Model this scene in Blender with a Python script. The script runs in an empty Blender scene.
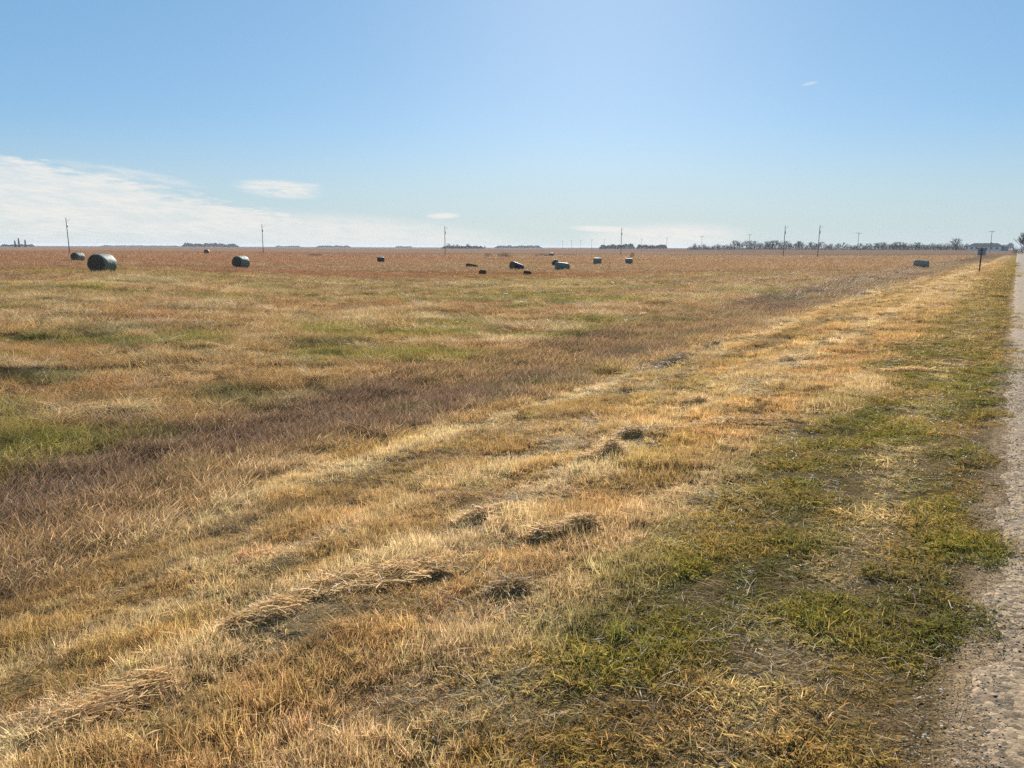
import bpy, bmesh, math, random
import numpy as np
from mathutils import Vector, Matrix

rnd = random.Random(7)
rng = np.random.default_rng(11)
sc = bpy.context.scene
R = math.radians

# ------------------------------------------------------------------ camera
CAM_H = 1.6
cam = bpy.data.cameras.new("camera")
cam.sensor_width = 36.0
cam.lens = 760.0 / 1024.0 * 36.0
cam.clip_start = 0.05
cam.clip_end = 30000
camo = bpy.data.objects.new("camera", cam)
sc.collection.objects.link(camo)
camo.matrix_world = (Matrix.Translation((0, 0, CAM_H)) @ Matrix.Rotation(R(90 - 10.2), 4, 'X')
                     @ Matrix.Rotation(R(0.22), 4, 'Z'))
sc.camera = camo

# ------------------------------------------------------------------ view
sc.render.engine = 'CYCLES'
sc.view_settings.view_transform = 'Standard'
sc.view_settings.look = 'None'
sc.view_settings.exposure = 0.95
sc.view_settings.gamma = 1.0
sc.cycles.use_denoising = False
sc.cycles.max_bounces = 8
sc.cycles.transparent_max_bounces = 8
sc.cycles.transmission_bounces = 4
sc.cycles.diffuse_bounces = 3
sc.cycles.glossy_bounces = 2
sc.cycles.volume_bounces = 0
sc.cycles.sample_clamp_indirect = 4.0
sc.cycles.volume_max_steps = 64

SUN_AZ, SUN_EL = 6.0, 23.5          # azimuth clockwise from +Y


# ------------------------------------------------------------------ node helper
class NT:
    def __init__(s, tree):
        s.t = tree
        tree.nodes.clear()

    def n(s, typ, **kw):
        nd = s.t.nodes.new(typ)
        for k, v in kw.items():
            setattr(nd, k, v)
        return nd

    def put(s, sock, v):
        if isinstance(v, bpy.types.NodeSocket):
            s.t.links.new(v, sock)
        elif v is not None:
            if hasattr(sock, 'default_value') and hasattr(sock.default_value, '__len__') and not hasattr(v, '__len__'):
                v = (v,) * len(sock.default_value)
            sock.default_value = v

    def m(s, op, a, b=None, c=None, clamp=False):
        nd = s.n('ShaderNodeMath', operation=op, use_clamp=clamp)
        s.put(nd.inputs[0], a)
        if b is not None: s.put(nd.inputs[1], b)
        if c is not None: s.put(nd.inputs[2], c)
        return nd.outputs[0]

    def mix(s, f, a, b, blend='MIX'):
        nd = s.n('ShaderNodeMix', data_type='RGBA', blend_type=blend)
        s.put(nd.inputs[0], f)
        for i, v in ((6, a), (7, b)):
            if not isinstance(v, bpy.types.NodeSocket) and len(v) == 3: v = (*v, 1)
            s.put(nd.inputs[i], v)
        return nd.outputs[2]

    def ss(s, v, lo, hi, a=0.0, b=1.0):
        nd = s.n('ShaderNodeMapRange', interpolation_type='SMOOTHSTEP')
        s.put(nd.inputs[0], v)
        for i, q in enumerate((lo, hi, a, b)): s.put(nd.inputs[i + 1], q)
        return nd.outputs[0]

    def noise(s, vec, scale, detail=3.0, rough=0.55):
        nd = s.n('ShaderNodeTexNoise')
        if vec is not None: s.put(nd.inputs['Vector'], vec)
        nd.inputs['Scale'].default_value = scale
        nd.inputs['Detail'].default_value = detail
        nd.inputs['Roughness'].default_value = rough
        return nd.outputs['Fac']

    def comb(s, x, y, z):
        nd = s.n('ShaderNodeCombineXYZ')
        for i, v in enumerate((x, y, z)): s.put(nd.inputs[i], v)
        return nd.outputs[0]


# ------------------------------------------------------------------ sky
w = bpy.data.worlds.new("World")
sc.world = w
w.use_nodes = True
g = NT(w.node_tree)
sky = g.n('ShaderNodeTexSky', sky_type='NISHITA')
sky.sun_disc = False
sky.sun_elevation = R(SUN_EL)
sky.sun_rotation = R(SUN_AZ)
sky.altitude = 500
sky.air_density = 1.0
sky.dust_density = 0.3
sky.ozone_density = 2.0
tc = g.n('ShaderNodeTexCoord')
sp = g.n('ShaderNodeSeparateXYZ')
g.t.links.new(tc.outputs['Generated'], sp.inputs[0])
X, Y, Z = sp.outputs
az = g.m('MULTIPLY', g.m('ARCTAN2', X, Y), 57.2958)
el = g.m('MULTIPLY', g.m('ARCSINE', Z), 57.2958)
cv = g.comb(g.m('MULTIPLY', az, 0.16), g.m('MULTIPLY', el, 0.85), 0.0)
n1 = g.noise(cv, 1.0, 6.0, 0.6)
cv2 = g.comb(g.m('MULTIPLY', az, 0.5), g.m('MULTIPLY', g.m('ADD', el, g.m('MULTIPLY', az, 0.05)), 3.0), 3.7)
n2 = g.noise(cv2, 1.0, 5.0, 0.65)


def blob(a0, e0, ra, re, slope=0.0, soft=1.0):
    da = g.m('DIVIDE', g.m('SUBTRACT', az, a0), ra)
    ee = g.m('SUBTRACT', g.m('SUBTRACT', el, e0), g.m('MULTIPLY', g.m('SUBTRACT', az, a0), slope))
    de = g.m('DIVIDE', ee, re)
    r2 = g.m('ADD', g.m('POWER', g.m('ABSOLUTE', da), 2.0), g.m('MULTIPLY', de, de))
    return g.ss(r2, 1.0, 1.0 - soft)


# long bank on the left: its top falls from 5.8 deg at the left edge to the horizon
edge = g.m('MULTIPLY', g.m('ADD', az, 4.0), -0.195)
edge = g.m('ADD', edge, g.m('MULTIPLY', g.m('SUBTRACT', n2, 0.5), 2.0))
edge = g.m('ADD', edge, g.m('MULTIPLY', g.m('SUBTRACT', n1, 0.5), 2.2))
n3 = g.noise(g.comb(g.m('MULTIPLY', az, 0.9), g.m('MULTIPLY', g.m('ADD', el, g.m('MULTIPLY', az, 0.12)), 7.0), 8.1), 1.0, 6.0, 0.7)
bank = g.ss(g.m('SUBTRACT', edge, el), -0.05, 0.75)
bank = g.m('MULTIPLY', bank, g.ss(el, -0.5, 1.8, 0.55, 1.0))
bank = g.m('MULTIPLY', bank, g.ss(n1, 0.25, 0.6, 0.7, 1.0))
bank = g.m('MULTIPLY', bank, g.ss(n2, 0.3, 0.62, 0.62, 1.0))
bank = g.m('MULTIPLY', bank, g.ss(n3, 0.3, 0.65, 0.72, 1.05))
bank = g.m('MULTIPLY', bank, g.ss(az, -75.0, -45.0))
wn = g.m('ADD', g.m('MULTIPLY', g.m('MULTIPLY', g.ss(n2, 0.3, 0.6), g.ss(n3, 0.25, 0.6, 0.4, 1.1)), 0.9), 0.1)
b2 = g.m('MULTIPLY', blob(-16.6, 3.95, 3.6, 0.75, -0.06), wn)
b2b = g.m('MULTIPLY', blob(-14.8, 4.25, 1.3, 0.18, 0.0), 0.55)
b3 = g.m('MULTIPLY', blob(-5.1, 2.25, 1.5, 0.26, 0.02), 0.95)
b4 = g.m('MULTIPLY', blob(11.0, 0.7, 7.0, 1.25, 0.03), g.ss(n2, 0.25, 0.6, 0.45, 0.95))
b5 = g.m('MULTIPLY', blob(7.0, 1.32, 3.4, 0.30, -0.04), 1.0)
b6 = g.m('MULTIPLY', blob(20.3, 10.75, 0.6, 0.13, 0.12), 0.4)
b7 = g.m('MULTIPLY', blob(-26.0, 4.6, 5.0, 0.5, -0.14), g.m('MULTIPLY', wn, 0.5))
cl = bank
for b in (b2, b2b, b3, b4, b5, b6, b7):
    cl = g.m('MAXIMUM', cl, b)
cl = g.m('MAXIMUM', cl, g.m('MULTIPLY', blob(-12.0, 0.9, 15.0, 1.7, -0.05), g.m('MULTIPLY', g.ss(n2, 0.25, 0.6, 0.45, 1.0), 0.75)))
cl = g.m('MINIMUM', cl, 0.92)
hz = g.ss(el, 0.0, 9.0, 1.0, 0.0)
skyc = g.mix(0.55, sky.outputs[0], (1.65, 4.3, 7.5))
skyc = g.mix(g.m('MULTIPLY', hz, 0.8), skyc, (5.3, 6.5, 6.7))
skyc = g.mix(cl, skyc, (8.5, 8.35, 8.0))
bg = g.n('ShaderNodeBackground')
g.put(bg.inputs[0], skyc)
bg.inputs[1].default_value = 0.053
wo = g.n('ShaderNodeOutputWorld')
g.t.links.new(bg.outputs[0], wo.inputs[0])

# ------------------------------------------------------------------ sun
sl = bpy.data.lights.new("sun", 'SUN')
sl.energy = 5.0
sl.angle = R(0.55)
sl.color = (1.0, 0.94, 0.86)
so = bpy.data.objects.new("sun", sl)
sc.collection.objects.link(so)
sd = Vector((math.sin(R(SUN_AZ)) * math.cos(R(SUN_EL)), math.cos(R(SUN_AZ)) * math.cos(R(SUN_EL)), math.sin(R(SUN_EL))))
so.rotation_euler = sd.to_track_quat('Z', 'Y').to_euler()
so.location = sd * 60


# ------------------------------------------------------------------ numeric noise
def _h(ix, iy, seed):
    h = (ix.astype(np.int64) * 374761393 + iy.astype(np.int64) * 668265263 + seed * 974634777) & 0xFFFFFFFF
    h = ((h ^ (h >> 13)) * 1274126177) & 0xFFFFFFFF
    return ((h ^ (h >> 16)) & 0xFFFFFF) / float(0xFFFFFF)


def vn(x, y, seed=0):
    x = np.asarray(x, float); y = np.asarray(y, float)
    xi = np.floor(x); yi = np.floor(y)
    fx = x - xi; fy = y - yi
    fx = fx * fx * (3 - 2 * fx); fy = fy * fy * (3 - 2 * fy)
    a = _h(xi, yi, seed); b = _h(xi + 1, yi, seed); c = _h(xi, yi + 1, seed); d = _h(xi + 1, yi + 1, seed)
    return (a * (1 - fx) + b * fx) * (1 - fy) + (c * (1 - fx) + d * fx) * fy


def fbm(x, y, seed=0, o=4):
    s = 0; a = 0.5; t = 0
    for i in range(o):
        s = s + a * vn(x, y, seed + i * 17); t += a
        x = np.asarray(x) * 2.03 + 13.7; y = np.asarray(y) * 2.03 - 7.1; a *= 0.5
    return s / t


def sstep(x, a, b):
    t = np.clip((np.asarray(x, float) - a) / (b - a), 0, 1)
    return t * t * (3 - 2 * t)


RA = R(33.2)                       # heading of the road
RS, RC = math.sin(RA), math.cos(RA)


def to_ws(x, y):                   # w: metres left of the road edge, s: metres along the road
    return -(x * RC - y * RS), x * RS + y * RC


def from_ws(w_, s_):
    return s_ * RS - w_ * RC, s_ * RC + w_ * RS


PW = [-300, -9.0, -7.0, -3.5, 0.0, 0.15, 1.5, 3.0, 5.0, 7.0, 8.5, 11.0, 18.0]
PZ = [-0.9, -0.9, -0.02, 0.08, 0.01, -0.03, -0.11, -0.30, -0.60, -0.88, -1.0, -0.84, -0.80]


def height(x, y, bumps=True):
    x = np.asarray(x, float); y = np.asarray(y, float)
    w_, s_ = to_ws(x, y)
    r = np.hypot(x, y)
    z = np.interp(w_, PW, PZ)
    # the field sinks a little towards the middle and stays high on the left
    f = sstep(w_, 11, 45) * (1 - 0.45 * sstep(r, 170, 420))
    left = 1 - sstep(np.degrees(np.arctan2(x, y)), -27, -9)
    z = z - f * 0.58 * (1 - left) + f * left * 0.35 - sstep(w_, 11, 45) * left * sstep(r, 62, 120) * 0.10 * (1 - sstep(r, 170, 260))
    z = z + 1.3 * sstep(r, 330, 620) * sstep(x, 60, 240)
    # the road bank flattens out towards the junction
    far = sstep(s_, 150, 420)
    z = z * (1 - far) + (-0.75 + 0.35 * left + 1.3 * sstep(r, 330, 620) * sstep(x, 60, 240)) * far
    if bumps:
        k = sstep(w_, 0.3, 1.6)
        amp = 0.02 * k + 0.05 * sstep(w_, 7, 14)
        near = 1 - sstep(r, 120, 260)
        z = z + amp * near * 2 * (fbm(x * 1.3, y * 1.3, 5, 3) - 0.5)
        z = z + 0.10 * sstep(w_, 0.6, 1.8) * near * (fbm(x * 2.6, y * 2.6, 25, 2) - 0.5)
        z = z + 0.40 * sstep(w_, 9, 16) * near * (fbm(x * 0.28, y * 0.28, 9, 3) - 0.5)
        z = z + 0.10 * sstep(w_, 1.8, 3) * (1 - sstep(w_, 7, 12)) * near * (fbm(x * 0.8, y * 0.8, 21, 2) - 0.5)
    return z


def hz_at(x, y):
    return float(height(np.array([x]), np.array([y]))[0])


# ------------------------------------------------------------------ ground cover colours (real albedo of the plants)
C_GREEN = np.array([0.185, 0.165, 0.042])
C_DKGRN = np.array([0.100, 0.105, 0.036])
C_GOLD = np.array([0.420, 0.252, 0.094])
C_PALE = np.array([0.500, 0.390, 0.230])
C_MAUVE = np.array([0.205, 0.132, 0.084])
C_TAN = np.array([0.345, 0.225, 0.100])
C_ORANGE = np.array([0.440, 0.225, 0.090])
C_FIELD = np.array([0.410, 0.198, 0.092])
C_FIELD2 = np.array([0.400, 0.265, 0.145])
C_FAR = np.array([0.330, 0.215, 0.150])
C_FAR2 = np.array([0.220, 0.145, 0.105])


for _c in (C_GREEN, C_DKGRN, C_GOLD, C_PALE, C_MAUVE, C_TAN, C_ORANGE, C_FIELD, C_FIELD2, C_FAR, C_FAR2):
    _c *= 0.72
C_GOLD *= np.array([1.34, 1.38, 1.5]); C_PALE *= 1.3; C_TAN *= 1.26; C_MAUVE *= np.array([0.95, 0.96, 1.0]); C_GREEN *= np.array([1.28, 1.28, 1.2]); C_DKGRN *= 1.15; C_FIELD *= np.array([0.95, 0.98, 1.05]); C_ORANGE *= np.array([0.95, 1.06, 1.2])


def mixc(a, b, t):
    t = np.asarray(t)[:, None]
    return a * (1 - t) + b * t


def zones(x, y):
    """colour and weights of the plant cover at world points"""
    w_, s_ = to_ws(x, y)
    r = np.hypot(x, y)
    n_a = fbm(x * 0.9, y * 0.9, 31, 4)
    n_b = fbm(x * 0.25, y * 0.25, 41, 4)
    n_c = fbm(w_ * 0.35, s_ * 0.09, 51, 4)
    wj = w_ + (n_a - 0.5) * 0.9 + (n_b - 0.5) * 0.5 * sstep(w_, 1, 3)
    ve = 1.36 - 0.25 * sstep(s_, 30, 90)
    verge = 1 - sstep(wj, ve - 0.35, ve + 0.45)
    g_end = 6.1 - 1.2 * (1 - sstep(s_, 1, 6)) - 2.6 * sstep(s_, 45, 150) + (n_b - 0.5) * 0.6
    ditch = sstep(wj, g_end - 0.4, g_end + 0.9)
    d_end = np.interp(s_, [0, 4, 20, 60], [8.7, 9.4, 10.2, 11.2]) + (n_b - 0.5) * 1.4
    field = sstep(wj, d_end - 0.5, d_end + 0.8) * sstep(s_, -60, -10) + (1 - sstep(s_, -60, -10)) * sstep(wj, 9, 10)
    gold = (1 - verge) * (1 - ditch)
    dit = ditch * (1 - field)
    # verge
    n = len(x)
    col = np.tile(C_GREEN, (n, 1))
    straw = sstep(n_a, 0.42, 0.66)
    col = mixc(col, C_TAN * 0.95, straw * 0.75)
    col = mixc(col, C_TAN * 0.8, sstep(fbm(x * 4.2, y * 4.2, 65, 2), 0.4, 0.65) * 0.55)
    col = mixc(col, C_DKGRN, sstep(fbm(x * 1.7, y * 1.7, 61, 3), 0.5, 0.7) * 0.7)
    track = np.exp(-((w_ - 0.62 - 0.1 * (n_b - 0.5)) / 0.17) ** 2) * sstep(fbm(x * 2.1, y * 1.1, 63, 3), 0.35, 0.6)
    col = mixc(col, C_PALE, track * 0.9)
    col = mixc(col, C_TAN * 0.75 + C_GREEN * 0.2, sstep(s_, 8, 40) * 0.75)
    rm = 1 - sstep(w_ + 0.25 * (n_a - 0.5), -0.02, 0.12)
    # gold stubble
    gc = mixc(np.tile(C_GOLD, (n, 1)), C_TAN, sstep(n_c, 0.4, 0.65) * 0.6)
    gc = mixc(gc, C_GREEN * 1.3, sstep(fbm(x * 0.8, y * 0.8, 71, 3), 0.55, 0.75) * 0.3)
    gc = mixc(gc, C_PALE, sstep(fbm(x * 1.5, y * 1.5, 73, 3), 0.5, 0.7) * 0.6)
    gc = mixc(gc, C_TAN * 0.7, np.exp(-((w_ - 4.6) / 0.45) ** 2) * 0.45)
    gc = mixc(gc, C_PALE, np.exp(-((w_ - 2.9) / 0.4) ** 2) * 0.45 * sstep(n_a, 0.35, 0.6))
    st = fbm(w_ * 2.4 + 0.15 * n_a, s_ * 0.05, 77, 2)
    gc = mixc(gc, C_PALE, sstep(st, 0.5, 0.75) * 0.6)
    gc = gc * (1 - 0.30 * sstep(1 - st, 0.5, 0.75))[:, None]
    gc = mixc(gc, C_ORANGE, np.exp(-((w_ - 2.0) / 0.35) ** 2) * 0.35)
    col = mixc(col, gc, 1 - verge)
    # ditch
    dc = mixc(np.tile(C_MAUVE, (n, 1)), C_TAN, sstep(n_b, 0.45, 0.65) * 0.45)
    dc = mixc(dc, C_DKGRN * 1.2, sstep(fbm(x * 0.6, y * 0.6, 81, 3), 0.58, 0.75) * 0.5)
    col = mixc(col, dc, ditch)
    # rough field
    fc = np.tile(C_TAN * 1.05, (n, 1))
    p1 = fbm(x * 0.16, y * 0.33, 91, 4)
    p2 = fbm(x * 0.22, y * 0.42, 95, 4)
    fc = mixc(fc, C_ORANGE, sstep(p1, 0.42, 0.62) * 0.85)
    fc = mixc(fc, C_PALE, sstep(fbm(x * 0.5, y * 0.9, 97, 3), 0.52, 0.68) * 0.6)
    grn = sstep(p2, 0.50, 0.62) * (1 - sstep(r, 30, 85) * 0.75)
    fc = mixc(fc, C_GREEN * 1.15, grn * 0.85)
    fc = mixc(fc, C_DKGRN, sstep(fbm(x * 0.45, y * 0.7, 99, 3), 0.60, 0.74) * 0.7 * (1 - sstep(r, 40, 100) * 0.6))
    # smooth orange-brown field farther out
    q = fbm(x * 0.02, y * 0.06, 101, 4)
    q2 = fbm(x * 0.05, y * 0.16, 103, 4)
    ff = mixc(np.tile(C_FIELD, (n, 1)), C_FIELD2, sstep(q, 0.4, 0.65) * (0.35 + 0.65 * sstep(x, -60, 10)))
    ff = mixc(ff, C_FIELD2 * 1.15, sstep(x, -20, 50) * 0.6)
    ff = mixc(ff, C_GREEN * 1.6, sstep(q2, 0.52, 0.66) * 0.42 * sstep(-np.abs(y - 55), -40, -5))
    ff = mixc(ff, C_FIELD * 0.75, sstep(fbm(x * 0.03, y * 0.3, 107, 3), 0.5, 0.75) * 0.35)
    tfar = sstep(r + (p1 - 0.5) * 40, 34, 78)
    fc = mixc(fc, ff, tfar)
    col = mixc(col, fc, field)
    # the land beyond the near field
    yy = y + 0.10 * x + (q - 0.5) * 20
    line = np.exp(-((yy - 292) / 14.0) ** 2) * (0.35 + 0.65 * sstep(fbm(x * 0.05, y * 0.02, 111, 3), 0.4, 0.6))
    col = mixc(col, C_FAR2 * 0.8, line * 0.6)
    beyond = sstep(yy, 296, 322)
    strips = fbm(x * 0.0016, y * 0.010, 113, 3)
    fr = mixc(np.tile(C_FAR, (n, 1)), C_FAR2, sstep(strips, 0.42, 0.6) * 0.8)
    fr = mixc(fr, C_FAR2 * 0.85, sstep(x, 60, 140) * 0.45)
    col = mixc(col, fr, beyond)
    # right of the road
    rt = sstep(-w_, 7.2, 7.8)
    col = mixc(col, mixc(np.tile(C_GOLD, (n, 1)), C_GREEN * 1.3, sstep(n_a, 0.4, 0.6)), rt * (1 - beyond))
    dirt = rm * (w_ > -7)
    zones.dirt = dirt
    return col, verge, gold, dit, field * (1 - beyond), tfar, grn, track


# ------------------------------------------------------------------ terrain sheet
def grid_mesh(name, P, mat, cols=None):
    nr, na = P.shape[:2]
    me = bpy.data.meshes.new(name)
    idx = np.arange(nr * na).reshape(nr, na)
    q = np.stack([idx[:-1, :-1], idx[:-1, 1:], idx[1:, 1:], idx[1:, :-1]], -1).reshape(-1, 4)
    me.vertices.add(nr * na)
    me.vertices.foreach_set('co', P.reshape(-1).astype(np.float32))
    me.loops.add(q.size)
    me.loops.foreach_set('vertex_index', q.reshape(-1).astype(np.int32))
    me.polygons.add(len(q))
    me.polygons.foreach_set('loop_start', (np.arange(len(q)) * 4).astype(np.int32))
    me.update(calc_edges=True)
    me.polygons.foreach_set('use_smooth', np.ones(len(q), bool))
    if cols is not None:
        a = me.attributes.new('cover', 'FLOAT_COLOR', 'POINT')
        a.data.foreach_set('color', np.concatenate([cols, np.ones((len(cols), 1))], 1).reshape(-1).astype(np.float32))
    me.materials.append(mat)
    o = bpy.data.objects.new(name, me)
    sc.collection.objects.link(o)
    return o


def new_mat(name):
    m = bpy.data.materials.new(name)
    m.use_nodes = True
    return m, NT(m.node_tree)


def finish(gm, surf):
    out = gm.n('ShaderNodeOutputMaterial')
    gm.t.links.new(surf, out.inputs[0])


def bsdf(gm, col, rough=0.8, spec=0.2, bump=None, bstr=0.5, bdist=0.02, metal=0.0):
    b = gm.n('ShaderNodeBsdfPrincipled')
    if not isinstance(col, bpy.types.NodeSocket) and len(col) == 3: col = (*col, 1)
    gm.put(b.inputs['Base Color'], col)
    gm.put(b.inputs['Roughness'], rough)
    b.inputs['Specular IOR Level'].default_value = spec
    b.inputs['Metallic'].default_value = metal
    if bump is not None:
        bn = gm.n('ShaderNodeBump')
        bn.inputs['Strength'].default_value = bstr
        bn.inputs['Distance'].default_value = bdist
        gm.put(bn.inputs['Height'], bump)
        gm.t.links.new(bn.outputs[0], b.inputs['Normal'])
    return b.outputs[0]


mg, g = new_mat('thatch ground')
at = g.n('ShaderNodeAttribute', attribute_name='cover')
geo = g.n('ShaderNodeNewGeometry')
pos = geo.outputs['Position']
na_ = g.noise(pos, 28.0, 4, 0.7)
nb_ = g.noise(pos, 3.0, 4, 0.6)
nd_ = g.noise(pos, 130.0, 3, 0.8)
nc_ = g.noise(pos, 0.35, 5, 0.65)
c = g.mix(g.m('MULTIPLY', g.ss(na_, 0.35, 0.65), 0.45), at.outputs[0], (0.10, 0.07, 0.045))
c = g.mix(1.0, c, g.mix(g.ss(nd_, 0.3, 0.7), (0.45, 0.43, 0.40), (1.55, 1.5, 1.4)), 'MULTIPLY')
c = g.mix(1.0, c, g.mix(nb_, (0.62, 0.62, 0.62), (1.25, 1.25, 1.25)), 'MULTIPLY')
c = g.mix(1.0, c, g.mix(g.ss(nc_, 0.3, 0.7), (0.82, 0.82, 0.82), (1.15, 1.15, 1.15)), 'MULTIPLY')
bh = g.m('ADD', g.m('MULTIPLY', na_, 0.4), nb_)
finish(g, bsdf(g, c, 1.0, 0.0, bh, 0.8, 0.06))

# rows: even in picture height, so that far bands keep their detail; angles: fine ahead, coarse behind
rows = [0.0]
pyx = np.concatenate([np.linspace(900, 30, 640), np.geomspace(29.5, 0.31, 190)])
rows = np.concatenate([[0.02, 0.5, 1.0], 1.9 * 760 / pyx])
rows = np.sort(np.unique(rows))
angs = np.concatenate([np.linspace(-180, -52, 60)[:-1], np.linspace(-52, 52, 900), np.linspace(52, 180, 60)[1:]])
RR, AA = np.meshgrid(rows, np.radians(angs), indexing='ij')
GX = RR * np.sin(AA); GY = RR * np.cos(AA)
GZ = height(GX, GY)
wq, sq = to_ws(GX, GY)
under = (wq > -7.3) & (wq < -0.12) & (sq < 1500)
GZ = np.where(under, GZ - 0.03, GZ)
cc, zv, zg, zd, zf = zones(GX.ravel(), GY.ravel())[:5]
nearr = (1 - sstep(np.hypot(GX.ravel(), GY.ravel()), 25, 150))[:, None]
cc = cc * (0.48 * nearr + 1.35 * (1 - nearr))  # thatch tone, darkened near for gap shade; backlit stubble glow added to far colour
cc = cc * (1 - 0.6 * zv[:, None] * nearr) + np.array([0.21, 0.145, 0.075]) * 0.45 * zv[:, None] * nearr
cc = mixc(cc, np.array([0.37, 0.265, 0.165]), zones.dirt * 0.95)
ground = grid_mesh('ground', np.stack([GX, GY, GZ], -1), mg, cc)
ground['kind'] = 'structure'
FAR_R = rows[-1]

# ------------------------------------------------------------------ gravel road
mr, g = new_mat('gravel')
geo = g.n('ShaderNodeNewGeometry'); pos = geo.outputs['Position']
vo = g.n('ShaderNodeTexVoronoi'); g.put(vo.inputs['Vector'], pos); vo.inputs['Scale'].default_value = 42
vo2 = g.n('ShaderNodeTexVoronoi'); g.put(vo2.inputs['Vector'], pos); vo2.inputs['Scale'].default_value = 120
nn = g.noise(pos, 1.6, 5, 0.6)
n4 = g.noise(pos, 60, 4, 0.7)
atr = g.n('ShaderNodeAttribute', attribute_name='cover')
vg = g.n('ShaderNodeSeparateXYZ'); g.put(vg.inputs[0], vo.outputs['Color'])
c = g.mix(1.0, atr.outputs[0], g.mix(vg.outputs[0], (0.4, 0.38, 0.36), (1.6, 1.58, 1.55)), 'MULTIPLY')
hs = g.n('ShaderNodeHueSaturation'); hs.inputs['Saturation'].default_value = 1.0
g.put(hs.inputs['Color'], c)
c = g.mix(1.0, hs.outputs[0], g.mix(n4, (0.65, 0.65, 0.65), (1.4, 1.4, 1.4)), 'MULTIPLY')
c = g.mix(1.0, c, g.mix(nn, (0.75, 0.75, 0.75), (1.2, 1.2, 1.2)), 'MULTIPLY')
bh = g.m('ADD', g.m('MULTIPLY', vo.outputs['Distance'], -0.7), g.m('ADD', g.m('MULTIPLY', vo2.outputs['Distance'], -0.3), n4))
finish(g, bsdf(g, c, 0.9, 0.2, bh, 0.45, 0.012))
ss_ = np.concatenate([np.linspace(-40, 0, 30)[:-1], np.linspace(0, 30, 500)[:-1], np.geomspace(30, 1490, 260)])
ws_ = np.concatenate([np.linspace(-7.15, -1.5, 40)[:-1], np.linspace(-1.5, 0.12, 40)])
WW, SS = np.meshgrid(ws_, ss_, indexing='ij')
edgej = 0.12 * (fbm(SS * 5.0, SS * 0 + 3, 7, 3) - 0.5) * 2
tt = sstep(WW, -0.5, 0.12)
W2 = WW + edgej * tt
RX, RY = from_ws(W2, SS)
RZ = height(RX, RY, False) + 0.012 + 0.012 * (fbm(WW * 2.5, SS * 1.1, 3, 3) - 0.5) - 0.05 * sstep(WW, -0.15, 0.12)
RZ = RZ - 0.028 * sstep(-WW, 6.9, 7.15)
rc = np.tile(np.array([0.26, 0.182, 0.105]), (RX.size, 1))
rc = mixc(rc, np.array([0.215, 0.155, 0.095]), sstep(-WW.ravel(), 0.35, 1.0) * (1 - sstep(-WW.ravel(), 1.7, 2.4)) * 0.8)
rc = mixc(rc, np.array([0.195, 0.150, 0.105]), sstep(SS.ravel(), 25, 80) * 0.7)
road = grid_mesh('gravel_road', np.stack([RX, RY, RZ], -1), mr, rc)
road['kind'] = 'structure'


# ------------------------------------------------------------------ plant materials
def plant_mat(name, trans=0.45, gloss=0.25, rough=0.45, satv=0.5, dark_base=True):
    m, g = new_mat(name)
    ic = g.n('ShaderNodeAttribute', attribute_name='icol', attribute_type='INSTANCER').outputs['Color']
    bc = g.n('ShaderNodeAttribute', attribute_name='bcol', attribute_type='GEOMETRY').outputs['Color']
    c = g.mix(1.0, ic, bc, 'MULTIPLY')
    c = g.mix(1.0, c, (2.0, 2.0, 2.0), 'MULTIPLY')
    b = g.n('ShaderNodeBsdfPrincipled')
    g.put(b.inputs['Base Color'], c)
    b.inputs['Roughness'].default_value = rough
    b.inputs['Specular IOR Level'].default_value = gloss
    tr = g.n('ShaderNodeBsdfTranslucent')
    g.put(tr.inputs[0], g.mix(1.0, c, (1.15, 1.10, 1.0), 'MULTIPLY'))
    mx = g.n('ShaderNodeMixShader')
    mx.inputs[0].default_value = trans
    g.t.links.new(b.outputs[0], mx.inputs[1]); g.t.links.new(tr.outputs[0], mx.inputs[2])
    finish(g, mx.outputs[0])
    return m


M_STUB = plant_mat('dry stubble blades', 0.5, 0.2, 0.55)
M_GRASS = plant_mat('soft grass blades', 0.5, 0.16, 0.5)

# ------------------------------------------------------------------ clump meshes
TINTS = dict(
    green=np.array([[0.50, 0.54, 0.42], [0.42, 0.50, 0.38], [0.60, 0.58, 0.46], [0.72, 0.62, 0.5], [0.85, 0.72, 0.55], [0.36, 0.40, 0.34]]),
    straw=np.array([[0.50, 0.50, 0.50], [0.62, 0.62, 0.62], [0.72, 0.74, 0.80], [0.40, 0.36, 0.32], [0.46, 0.54, 0.36], [0.34, 0.28, 0.24], [0.85, 0.9, 1.05]]),
)


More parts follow.
